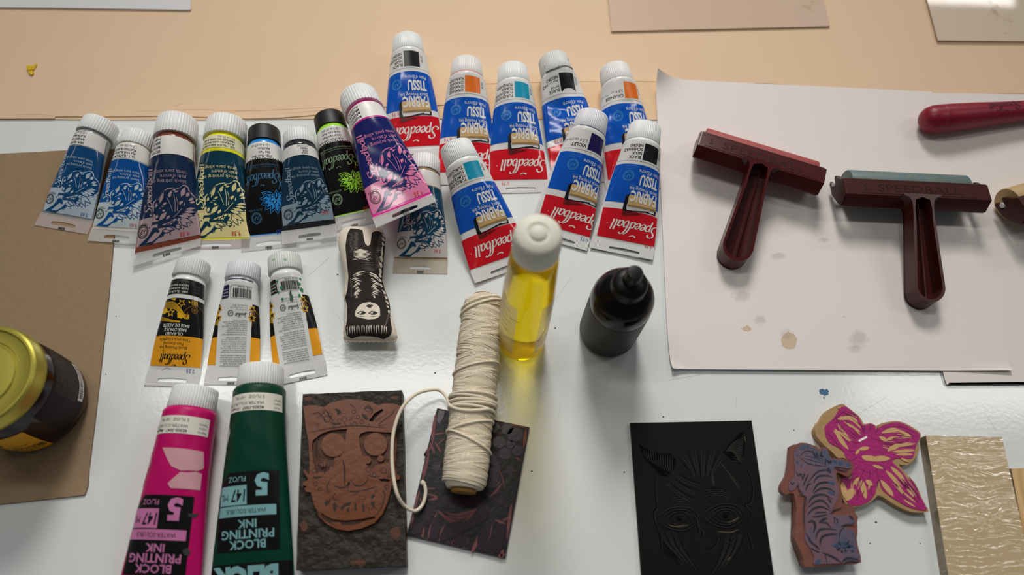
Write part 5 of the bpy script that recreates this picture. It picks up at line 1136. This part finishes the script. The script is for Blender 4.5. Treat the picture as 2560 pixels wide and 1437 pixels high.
for q in ((300, 230, 540, 260, 3.6, 30), (330, 200, 580, 340, 2.6, 30), (380, 260, 575, 380, 1.8), (270, 340, 430, 590, 3.8, -10), (300, 370, 460, 480, 2.6), (380, 440, 460, 490, 2.2), (250, 360, 400, 560, 1.6), (830, 395, 1040, 360, 3.4, 20), (1000, 350, 1180, 430, 2.4), (800, 440, 900, 490, 3.4), (890, 480, 980, 440, 2.2), (900, 610, 1060, 530, 3.6, 10), (960, 560, 1230, 520, 2.2), (960, 620, 1230, 600, 2.6), (1000, 650, 1200, 650, 2.0),
          (590, 680, 760, 690, 4.4, -10), (680, 720, 930, 700, 4.2, 10), (720, 780, 850, 820, 2.4), (560, 590, 680, 570, 3.0), (520, 650, 560, 590, 2.2), (360, 980, 400, 1180, 4.6), (400, 1200, 490, 1060, 5.6), (500, 1010, 550, 930, 2.6), (590, 960, 640, 1180, 4.4), (640, 960, 720, 1020, 3.8), (440, 950, 470, 900, 1.6), (820, 960, 970, 1150, 4.2), (880, 850, 1010, 1010, 3.2, 10), (940, 800, 1100, 950, 3.6), (990, 960, 1080, 1120, 2.4), (1130, 1060, 1220, 1160, 2.0), (1090, 1190, 1230, 1280, 1.6), (1060, 700, 1160, 740, 2.0), (300, 100, 340, 90, 1.0)): fs_(*q)
for q in ((240, 250, 420, 110, .6), (260, 280, 500, 160, .6, 30), (200, 420, 360, 590, .7), (180, 380, 300, 540, .7), (850, 330, 1230, 400, .6, 40), (850, 350, 1260, 450, .6, 30), (900, 560, 1240, 560, .5), (620, 300, 630, 380, .7), (700, 290, 690, 370, .7), (590, 300, 620, 410, .8), (560, 1000, 540, 1200, .9), (700, 1040, 720, 1160, .8), (1040, 960, 1280, 1240, .8), (1000, 1060, 1200, 1260, .7), (800, 900, 770, 1050, .9), (470, 1000, 440, 1150, .6), (700, 460, 900, 560, .5, 20), (560, 830, 700, 880, .6)): fs_(*q, m=FMD) if len(q) == 6 else fs_(*q, 0, FMD)
rg = random.Random(77)
for x0, y0, x1, y1, wd, n_ in ((600, 440, 300, 150, 150, 22), (800, 470, 1230, 470, 130, 26), (930, 800, 1320, 1270, 110, 24), (620, 880, 530, 1220, 130, 20)):
    dx, dy = x1 - x0, y1 - y0; l_ = math.hypot(dx, dy); nx_, ny_ = -dy / l_, dx / l_
    for i in range(n_):
        o_ = rg.uniform(-wd, wd); a0 = rg.uniform(.05, .6); a1 = min(a0 + rg.uniform(.15, .4), .95); sp = lambda t_: (x0 + dx * t_ + nx_ * o_ * (.45 + .55 * math.sin(math.pi * min(t_ + .1, 1))), y0 + dy * t_ + ny_ * o_ * (.45 + .55 * math.sin(math.pi * min(t_ + .1, 1))))
        p0, p1 = sp(a0), sp(a1); fs_(p0[0], p0[1], p1[0], p1[1], rg.uniform(.35, 1.0), 0, FTL if i % 2 else FMD)
for i in range(16):
    an = 2 * math.pi * i / 16; fs_(690 + 170 * math.cos(an), 610 + 220 * math.sin(an), 690 + 260 * math.cos(an), 610 + 330 * math.sin(an), .5, 0, FMD)
a.stroke(P5([(555, 492), (655, 440)]), 1.6, PW, 4)
a.lay(mb, flatsurf(Zt), du=300, dv=300, base=.04, step=.03); tobj(mb, 'inked_petals', t, angle=25)

# tiger stamp
TB = mat('brick rubber', '#754437', rough=.6, gain=1.1, vary=.2, vscale=100, bump=.4, bscale=200); TT = mat('violet inked rubber', '#694f5b', rough=.45, gain=1.15, vary=.12, vscale=60, stain='#4d5068', stain_amt=.52, stain_scale=22, bump=.06, bscale=300); TL = mat('slate stripe groove', '#252330', rough=.6, gain=1.0, vary=.2)
TLB = mat('teal ink groove', '#24405c', rough=.5, gain=1.4)
zt = zoom(4.226, 1940, 1090); Z0 = 13.5; P6 = lambda pts: pxy(zt(pts), Z0)
t = thing('tiger_stamp', 'violet brown rubber stamp cut as a striped tiger, overlapping the flower stamp', 'rubber stamp', PX(2050, 1260, 0))
to = [(150, 108), (215, 88), (250, 70), (320, 72), (390, 95), (430, 110), (462, 145), (490, 115), (540, 128), (562, 185), (590, 230), (700, 238), (790, 268), (822, 300), (815, 365), (760, 428), (700, 402), (645, 385), (640, 420), (662, 490), (690, 565), (698, 680), (710, 710), (800, 722), (828, 780), (845, 830), (868, 860), (855, 905), (862, 1000), (852, 1090), (872, 1190), (900, 1335), (760, 1350), (600, 1362), (450, 1372), (300, 1380), (288, 1300), (262, 1220), (236, 1165), (198, 1085), (196, 1030), (205, 960), (203, 870), (215, 800), (212, 720), (190, 610), (140, 605), (100, 618), (55, 575), (62, 500), (110, 420), (140, 280)]
mb = MB(); prism(mb, crom(P6(to), 2, closed=True), 8.0, Z0, TB); prism(mb, P6([(240, 620), (420, 560), (600, 760), (760, 760), (840, 1000), (860, 1320), (330, 1360), (230, 1080)]), 0, 8.0, TB); tobj(mb, 'rubber_base', t, angle=25)
ti = [(200, 140), (250, 95), (330, 90), (400, 120), (450, 165), (500, 130), (540, 145), (555, 200), (590, 245), (700, 255), (780, 290), (790, 330), (760, 345), (680, 330), (610, 330), (620, 400), (640, 500), (660, 570), (650, 660), (600, 760), (580, 830), (640, 830), (740, 830), (800, 850), (830, 900), (790, 930), (700, 940), (690, 970), (720, 960), (800, 990), (830, 1040), (840, 1180), (870, 1320), (480, 1350), (390, 1350), (400, 1270), (340, 1160), (300, 1090), (310, 980), (296, 880), (320, 800), (322, 700), (316, 640), (250, 600), (225, 520), (190, 570), (130, 570), (140, 490), (190, 420), (195, 330), (185, 230)]
mb = MB(); prism(mb, crom(P6(ti), 2, closed=True), Z0 - .3, Z0 + .7, TT)
a = Art(); Zt = Z0 + .7
def ts_(q, w, m=TL): a.stroke(crom(P6(q), 5), w, m, 1, taper=True)
for q, w in (([(330, 500), (420, 390), (520, 360), (570, 400)], 1.3), ([(390, 500), (440, 430), (540, 420), (590, 440)], 1.5), ([(380, 600), (440, 510), (540, 490), (610, 520)], 1.7), ([(390, 610), (470, 555), (560, 560), (620, 600)], 1.7), ([(330, 720), (390, 640), (500, 620), (600, 670)], 1.7), ([(330, 760), (420, 690), (500, 690), (570, 770)], 1.7), ([(325, 840), (390, 770), (480, 750), (570, 790)], 1.7), ([(370, 855), (440, 850), (540, 830)], 1.5), ([(400, 820), (470, 805), (530, 810)], 1.2),
             ([(330, 910), (380, 900), (410, 940), (390, 1030)], 2.2), ([(450, 915), (500, 880), (540, 870)], 2.0), ([(460, 915), (530, 920), (580, 980)], 1.3), ([(415, 1090), (440, 1010), (500, 980), (640, 990)], 1.6), ([(460, 1160), (480, 1070), (560, 1040), (650, 1035)], 1.8), ([(310, 1020), (370, 1120), (440, 1170)], 1.4), ([(340, 1100), (400, 1150), (460, 1200)], 1.4), ([(360, 1180), (410, 1210), (460, 1230)], 1.3), ([(560, 830), (620, 780), (700, 760)], 1.0), ([(690, 950), (760, 935), (840, 950)], 1.0), ([(660, 1080), (680, 1000), (720, 965)], .9),
             ([(480, 1230), (600, 1280), (690, 1340)], 1.8), ([(690, 1330), (760, 1290), (870, 1310)], 1.8), ([(710, 1345), (780, 1320), (870, 1335)], 1.0), ([(510, 1240), (540, 1350)], .8), ([(760, 850), (790, 860), (810, 890)], 2.2), ([(590, 860), (640, 880), (640, 930)], 1.0), ([(610, 860), (615, 930)], .8), ([(230, 630), (300, 640), (290, 780), (290, 1000)], 1.0),
             ([(240, 220), (300, 165), (380, 170), (430, 220), (500, 250)], .9), ([(250, 230), (330, 290), (430, 310), (500, 320)], .9), ([(270, 230), (380, 260), (490, 290)], .6), ([(290, 210), (400, 230), (495, 270)], .5), ([(380, 150), (410, 210), (440, 220)], 1.8), ([(420, 170), (440, 230)], 1.6), ([(480, 160), (470, 210), (500, 215)], 1.6), ([(530, 250), (560, 280), (580, 260)], 2.0), ([(540, 330), (570, 390)], 2.2), ([(520, 235), (515, 320)], 1.2), ([(610, 330), (680, 360), (760, 370)], 1.0),
             ([(210, 370), (230, 420), (260, 400), (270, 450)], 1.2), ([(300, 390), (270, 470)], 1.2), ([(340, 400), (280, 530)], 1.2), ([(310, 580), (330, 520), (370, 500)], 1.4), ([(150, 480), (165, 510), (190, 490)], 1.2), ([(230, 490), (240, 570), (290, 610)], .9), ([(540, 650), (580, 710)], 1.6)): ts_(q, w)
for q, w in (([(210, 195), (230, 215)], 2), ([(205, 270), (235, 285)], 2), ([(260, 150), (270, 125)], 1.4), ([(285, 145), (292, 115)], 1.4), ([(330, 135), (340, 110)], 1.4), ([(360, 135), (372, 125)], 1.4), ([(255, 310), (270, 320)], 2.2), ([(600, 255), (640, 285)], 1.6), ([(660, 270), (690, 310)], 3.0), ([(740, 290), (760, 330)], .9), ([(760, 290), (780, 320)], .9), ([(205, 160), (220, 170)], 1.2), ([(540, 590), (620, 620)], 2.0), ([(550, 490), (610, 500)], 2.0), ([(410, 1345), (470, 1310)], 2.4)): ts_(q, w, TLB)
rg = random.Random(5)
for i in range(34):
    an = rg.uniform(-2.8, -.2); r = rg.uniform(20, 150); x, y = 700 + r * math.cos(an) * .9, 1190 + r * math.sin(an) * .6; ts_([(700 + (x - 700) * .5, 1190 + (y - 1190) * .5), (x + rg.uniform(-12, 12), y + rg.uniform(-12, 12))], 1.1, TLB if i % 2 else TL)
for x, y in ((690, 1220), (730, 1210), (800, 1215), (650, 1200)): ts_([(x, y - 15), (x + 5, y + 15)], 2.2)
a.lay(mb, flatsurf(Zt), du=300, dv=300, base=.04, step=.03); tobj(mb, 'inked_tiger', t, angle=25)

# wrapped carving block and grained block behind it
CB = mat('cream carving rubber', '#c3b08c', rough=.55, gain=1.2, vary=.03, vscale=60, bump=.08, bscale=400)
CBS = mat('shaded block side', '#94836c', rough=.7, gain=1.1, vary=.08, vscale=90)  # side shade put into the colour: darker copy of the cream rubber
def wrapmat():
    m = bpy.data.materials.new('shrink wrap'); m.use_nodes = True; nt = m.node_tree; N = nt.nodes; L = nt.links; N.remove(N['Principled BSDF'])
    tc = N.new('ShaderNodeTexCoord'); mp = N.new('ShaderNodeMapping'); mp.inputs['Scale'].default_value = (26, 240, 26); mp.inputs['Rotation'].default_value = (0, 0, -.25)
    n0 = N.new('ShaderNodeTexNoise'); n0.inputs['Scale'].default_value = 28; n0.inputs['Detail'].default_value = 2
    wp = N.new('ShaderNodeMix'); wp.data_type = 'VECTOR'; wp.inputs[0].default_value = .018
    n1 = N.new('ShaderNodeTexNoise'); n1.inputs['Scale'].default_value = 1.0; n1.inputs['Detail'].default_value = 3; n1.inputs['Distortion'].default_value = .6
    ml = N.new('ShaderNodeMath'); ml.operation = 'MULTIPLY_ADD'; ml.inputs[1].default_value = 2.2
    bp = N.new('ShaderNodeBump'); bp.inputs['Strength'].default_value = 1.0; bp.inputs['Distance'].default_value = .0011
    L.new(tc.outputs['Object'], n0.inputs['Vector']); L.new(tc.outputs['Object'], wp.inputs[4]); L.new(n0.outputs['Color'], wp.inputs[5])
    L.new(wp.outputs[1], mp.inputs[0]); L.new(mp.outputs[0], n1.inputs['Vector']); L.new(n0.outputs['Fac'], ml.inputs[0]); L.new(n1.outputs['Fac'], ml.inputs[2])
    L.new(ml.outputs[0], bp.inputs['Height'])
    tr = N.new('ShaderNodeBsdfTransparent'); tr.inputs[0].default_value = (.97, .96, .94, 1); gl = N.new('ShaderNodeBsdfGlossy'); gl.inputs['Roughness'].default_value = .07
    lw = N.new('ShaderNodeLayerWeight'); lw.inputs[0].default_value = .5; pw_ = N.new('ShaderNodeMath'); pw_.operation = 'POWER'; pw_.inputs[1].default_value = 4.0; fr = N.new('ShaderNodeMath'); fr.operation = 'MULTIPLY_ADD'; fr.inputs[1].default_value = .8; fr.inputs[2].default_value = .085; L.new(bp.outputs[0], lw.inputs['Normal']); L.new(lw.outputs['Facing'], pw_.inputs[0]); L.new(pw_.outputs[0], fr.inputs[0]); mx = N.new('ShaderNodeMixShader')
    L.new(bp.outputs[0], gl.inputs['Normal']); L.new(fr.outputs[0], mx.inputs[0]); L.new(tr.outputs[0], mx.inputs[1]); L.new(gl.outputs[0], mx.inputs[2]); L.new(mx.outputs[0], N['Material Output'].inputs[0])
    return m
WRAP = wrapmat(); Z0 = 10.0
t = thing('carving_block', 'cream rubber carving block in wrinkled shrink wrap at the lower right', 'carving block', PX(2430, 1260, 0))
c_ = np.array(pxy([(2315, 1089), (2505, 1093)], Z0)); d1 = np.array(pxy([(2371, 1437)], Z0))[0] - c_[0]; d1 = d1 / np.linalg.norm(d1) * 150
d2 = np.array(pxy([(2545, 1260)], Z0))[0] - c_[1]; d2 = d2 / np.linalg.norm(d2) * 150; d2 = (d1 + d2) / 2
cc = [tuple(c_[0]), tuple(c_[1]), tuple(c_[1] + d2), tuple(c_[0] + d1)]
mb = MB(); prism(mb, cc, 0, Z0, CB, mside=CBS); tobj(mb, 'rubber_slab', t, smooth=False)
mb = MB(); g_ = np.array(cc); m_ = g_.mean(0); prism(mb, [tuple(m_ + (p - m_) * 1.006) for p in g_], .2, Z0 + .25, WRAP); tobj(mb, 'shrink_wrap', t, smooth=False)
def woodmat():
    m = bpy.data.materials.new('grained wood'); m.use_nodes = True; nt = m.node_tree; N = nt.nodes; L = nt.links; b = N['Principled BSDF']; b.inputs['Roughness'].default_value = .5
    tc = N.new('ShaderNodeTexCoord'); mp = N.new('ShaderNodeMapping'); mp.inputs['Scale'].default_value = (1, .35, 1); mp.inputs['Location'].default_value = (-.012, .0, 0)
    wv = N.new('ShaderNodeTexWave'); wv.wave_type = 'RINGS'; wv.rings_direction = 'Z'; wv.inputs['Scale'].default_value = 40; wv.inputs['Distortion'].default_value = 2.5; wv.inputs['Detail'].default_value = 2
    cr = N.new('ShaderNodeValToRGB'); cr.color_ramp.elements[0].color = lin('#c7a574', 1.3); cr.color_ramp.elements[1].color = lin('#b8925e', 1.25)
    L.new(tc.outputs['Object'], mp.inputs[0]); L.new(mp.outputs[0], wv.inputs['Vector']); L.new(wv.outputs['Fac'], cr.inputs[0]); L.new(cr.outputs[0], b.inputs['Base Color'])
    return m
pw = [(2528, 1171), (2560, 1170), (2720, 1166), (2760, 1560), (2600, 1560)]
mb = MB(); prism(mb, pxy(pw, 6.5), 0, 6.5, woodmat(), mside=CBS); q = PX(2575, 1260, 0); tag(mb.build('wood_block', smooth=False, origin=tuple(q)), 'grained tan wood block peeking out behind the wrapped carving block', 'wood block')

# ------------------------------------------------------------------ brayers and cutter handle
OXB = mat('oxblood plastic', '#480b09', rough=.3, gain=1.0, vary=.04, bump=.02, bscale=300); OXD = mat('brown oxblood plastic', '#40120c', rough=.34, gain=1.0, vary=.05); PEG = mat('white axle peg', '#d6d4d0', rough=.4, gain=1.2)
EMB = mat('embossed oxblood', '#2a0808', rough=.3, gain=1.0)
def brayer(label, loc, yaw, plastic, roller_m, L=118, rr=13.5, back=-1.0, hx=0.0):
    """local: x along the roller, -y toward the handle end, z up; lies on the roller and the handle tip"""
    t = thing('brayer', label, 'brayer', loc, 'brayers on the white paper'); t.rotation_euler = (0, 0, yaw)
    h = L / 2; zc = rr + .3; zt = zc + rr + .6; fr = back - 18.0
    mb = MB()
    # frame: flat bar over the roller with a sloped front
    sec = [(back - .3, zt - .2), (back, zt + 1.9), (back - .8, zt + 2.5), (fr + 1.2, zt + 2.3), (fr, zt + 1.4), (fr - 5.2, zt - 8.5), (fr - 4.8, zt - 10.5), (fr - 2.4, zt - 10.2), (fr + 2.6, zt - .8)]
    n = len(sec); xs = [-h, -h + 1.5, h - 1.5, h]; V = []
    cy, cz = np.mean([p[0] for p in sec]), np.mean([p[1] for p in sec])
    for i, x in enumerate(xs):
        k = .93 if i in (0, 3) else 1
        for p in sec: V.append((x, cy + (p[0] - cy) * k, cz + (p[1] - cz) * k))
    F = [[i * n + j, (i + 1) * n + j, (i + 1) * n + (j + 1) % n, i * n + (j + 1) % n] for i in range(3) for j in range(n)]
    F.append(list(range(n))[::-1]); F.append([3 * n + j for j in range(n)])
    mb.add([tuple(c / 1000 for c in p) for p in V], [q[::-1] for q in F], plastic)
    # end arms with hooked forks round the axle pegs
    for s in (-1, 1):
        arm = [(fr - 4.4, zt - 9.5), (fr + 1.4, zt + 1.5), (back - .4, zt + 1.5), (back + 1.2, zt - 2.6), (4.8, zc + 6.4), (5.6, zc + 4.4), (3.4, zc + 2.9), (-3.0, zc + 2.9), (-3.6, zc - 2.9), (3.4, zc - 2.9), (5.4, zc - 4.4), (4.0, zc - 7.0), (-8, zc - 6.5), (fr, zc + 1)]
        x0, x1 = s * (h - 2.8), s * (h + .6)
        V = [(x0, a_, b_) for a_, b_ in arm] + [(x1, a_, b_) for a_, b_ in arm]; m_ = len(arm)
        tri = [list(q) for q in tessellate_polygon([[Vector((a_, b_, 0)) for a_, b_ in arm]])]
        mb.add([tuple(c / 1000 for c in p) for p in V], tri + [[i + m_ for i in q[::-1]] for q in tri] + [[i, (i + 1) % m_, (i + 1) % m_ + m_, i + m_] for i in range(m_)], plastic)
    a = Art(); fs = lambda x, y, o: np.stack([x, y, np.full(len(x), zt + 2.42) + o], 1)
    a.text('SPEEDBALL', -36, fr + 5.2, 7.4, EMB, 1, width=76); a.text('S', -48.5, fr + 6, 6, EMB, 1)
    for yy in (back - 2.2, fr + 2.6): a.rect(-52, 52, yy, yy + .4, EMB, 1)
    a.lay(mb, fs, du=200, dv=200, base=.03); mb.build('frame', t, angle=35)
    mb = MB(); re = min(h - 5.0, 55)
    lathe(mb, [(2.4, -re), (rr - .6, -re), (rr, -re + .8), (rr, re - .8), (rr - .6, re), (2.4, re)], roller_m, n=56, axis='x', c=(0, 0, zc)); mb.build('roller', t, angle=40)
    mb = MB(); lathe(mb, [(0, -h - 1.4), (2.2, -h - 1.4), (2.6, -h - .8), (2.6, h + .8), (2.2, h + 1.4), (0, h + 1.4)], PEG, n=24, axis='x', c=(0, 0, zc)); mb.build('axle', t, angle=40)
    # handle: tapered tray with a raised rim and one low rib
    mb = MB(); y0, y1 = fr + 1.0, back - 113.0
    def ring(pairs, w, yc):
        A_ = [(q[1], q[0]) for q in pairs]; B_ = [(-q[1], q[0]) for q in pairs]
        arc = [(w * math.cos(t_), yc - w * math.sin(t_)) for t_ in np.linspace(.15, math.pi - .15, 15)]
        return A_ + arc + B_[::-1]
    O = crom(ring(((y0, 17), (y0 - 3, 12.0), (y0 - 8, 9.6), (y0 - 20, 9.6), (y0 - 45, 11.0), (y1 + 22, 12.8), (y1 + 13.5, 13.2)), 13.2, y1 + 13.2), 2, closed=True)
    I = crom(ring(((y0 - 5, 6.4), (y0 - 25, 7.4), (y0 - 45, 8.6), (y1 + 22, 10.3), (y1 + 13.5, 10.8)), 10.8, y1 + 13.4), 2, closed=True)
    part = MB(); prism(part, O, .2, 17.0, plastic, holes=[I]); prism(part, O, .2, 2.4, plastic)
    prism(part, [(1.2, y0 - 7), (2.6, y0 - 7), (2.6, y1 + 8), (1.2, y1 + 8)], 2, 7.0, plastic)
    up = zt - 10.0
    part.v = [(p[0] + hx / 1000 * min(max((y0 - p[1] * 1000) / 95, 0), 1), p[1], p[2] + up / 1000 * min(max((p[1] * 1000 - y1) / (y0 - y1), 0), 1.05)) for p in part.v]
    mb.add(part.v, part.f, plastic); mb.build('handle', t, angle=30)
    return t
RR1 = mat('pink red roller rubber', '#a04c49', rough=.6, gain=1.1, vary=.08, vscale=90, stain='#8d2c2c', stain_amt=.68, stain_scale=60); RR2 = mat('grey teal roller rubber', '#677872', rough=.5, gain=1.05, vary=.12, vscale=50, stain='#3f7590', stain_amt=.52, stain_scale=30); RR3 = mat('tan roller rubber', '#b3966a', rough=.55, gain=1.25, vary=.06)
def place_brayer(label, a_, b_, plastic, rm, back, **k):
    d = b_ - a_; yaw = math.atan2(d.y, d.x); m_ = (a_ + b_) / 2
    return brayer(label, (m_.x + back * .001 * math.sin(yaw), m_.y - back * .001 * math.cos(yaw), .0032), yaw, plastic, rm, L=d.length * 1000, back=back, **k)
place_brayer('oxblood brayer with a pink red roller, tilted, leftmost on the white paper', PX(1755, 327, 33), PX(2066, 421, 33), OXB, RR1, -1.0)
place_brayer('brown oxblood brayer with a grey teal roller, lying level on the white paper', PX(2108, 444, 33), PX(2467, 461, 33), OXD, RR2, -3.6, hx=-3)
q = PX(2503, 515, 17); brayer('brayer with a tan roller, only its near end showing at the right edge', (q.x + .058 * math.cos(.3), q.y + .058 * math.sin(.3), .0032), .3, OXD, RR3, L=114, rr=14.5, back=-2)
# lino cutter handle
p1 = PX(2332, 301, 15); p2 = PX(2760, 258, 12); ax = p2 - p1; Lg = ax.length * 1000
RED = mat('crimson cutter plastic', '#860f2b', rough=.42, gain=1.05, vary=.05); REDD = mat('dark crimson emboss', '#4a0819', rough=.5, gain=1.0)
GP = [(0, -13), (5, -12.4), (9, -10.4), (12, -6.4), (13.4, -1), (13.6, 4), (13.6, 5.6), (13.3, 5.9), (13.6, 6.4), (13.4, 20), (12.4, 45), (11, 70), (10, 95), (9.6, 120), (10.6, 135), (9, 142), (0, 143)]
t = thing('cutter_handle', 'crimson lino cutter handle with rounded butt at the upper right edge', 'lino cutter', (p1.x, p1.y, .0168)); t.rotation_euler = (math.asin((p2.z - p1.z) / ax.length) * 0 + math.radians(-1.4), 0, math.atan2(ax.y, ax.x) - math.pi / 2)
mb = MB(); lathe(mb, GP, RED, n=56, axis='y')
rf = prof_r(GP[5:15])
def gsurf(x, y, o):
    r = np.array([rf(v) for v in y]); a_ = math.pi / 2 + np.asarray(x) / r
    return np.stack([-(r + o) * np.cos(a_), y, (r + o) * np.sin(a_)], 1)
a = Art(); logo(a, -4.5, 88, 38, REDD, rot=-90, xh=4.0); a.e = a.e
m2 = MB(); a.lay(m2, gsurf, du=2, dv=8, base=.04); mb.add(m2.v, m2.f, REDD); mb.build('grip', t, angle=40)
mb = MB(); lathe(mb, [(4.2, 142.5), (4.2, 150), (3.0, 154), (0, 154)], mat('steel collar', '#9a9a98', rough=.3, metal=1.0), n=32, axis='y'); mb.build('chuck', t)
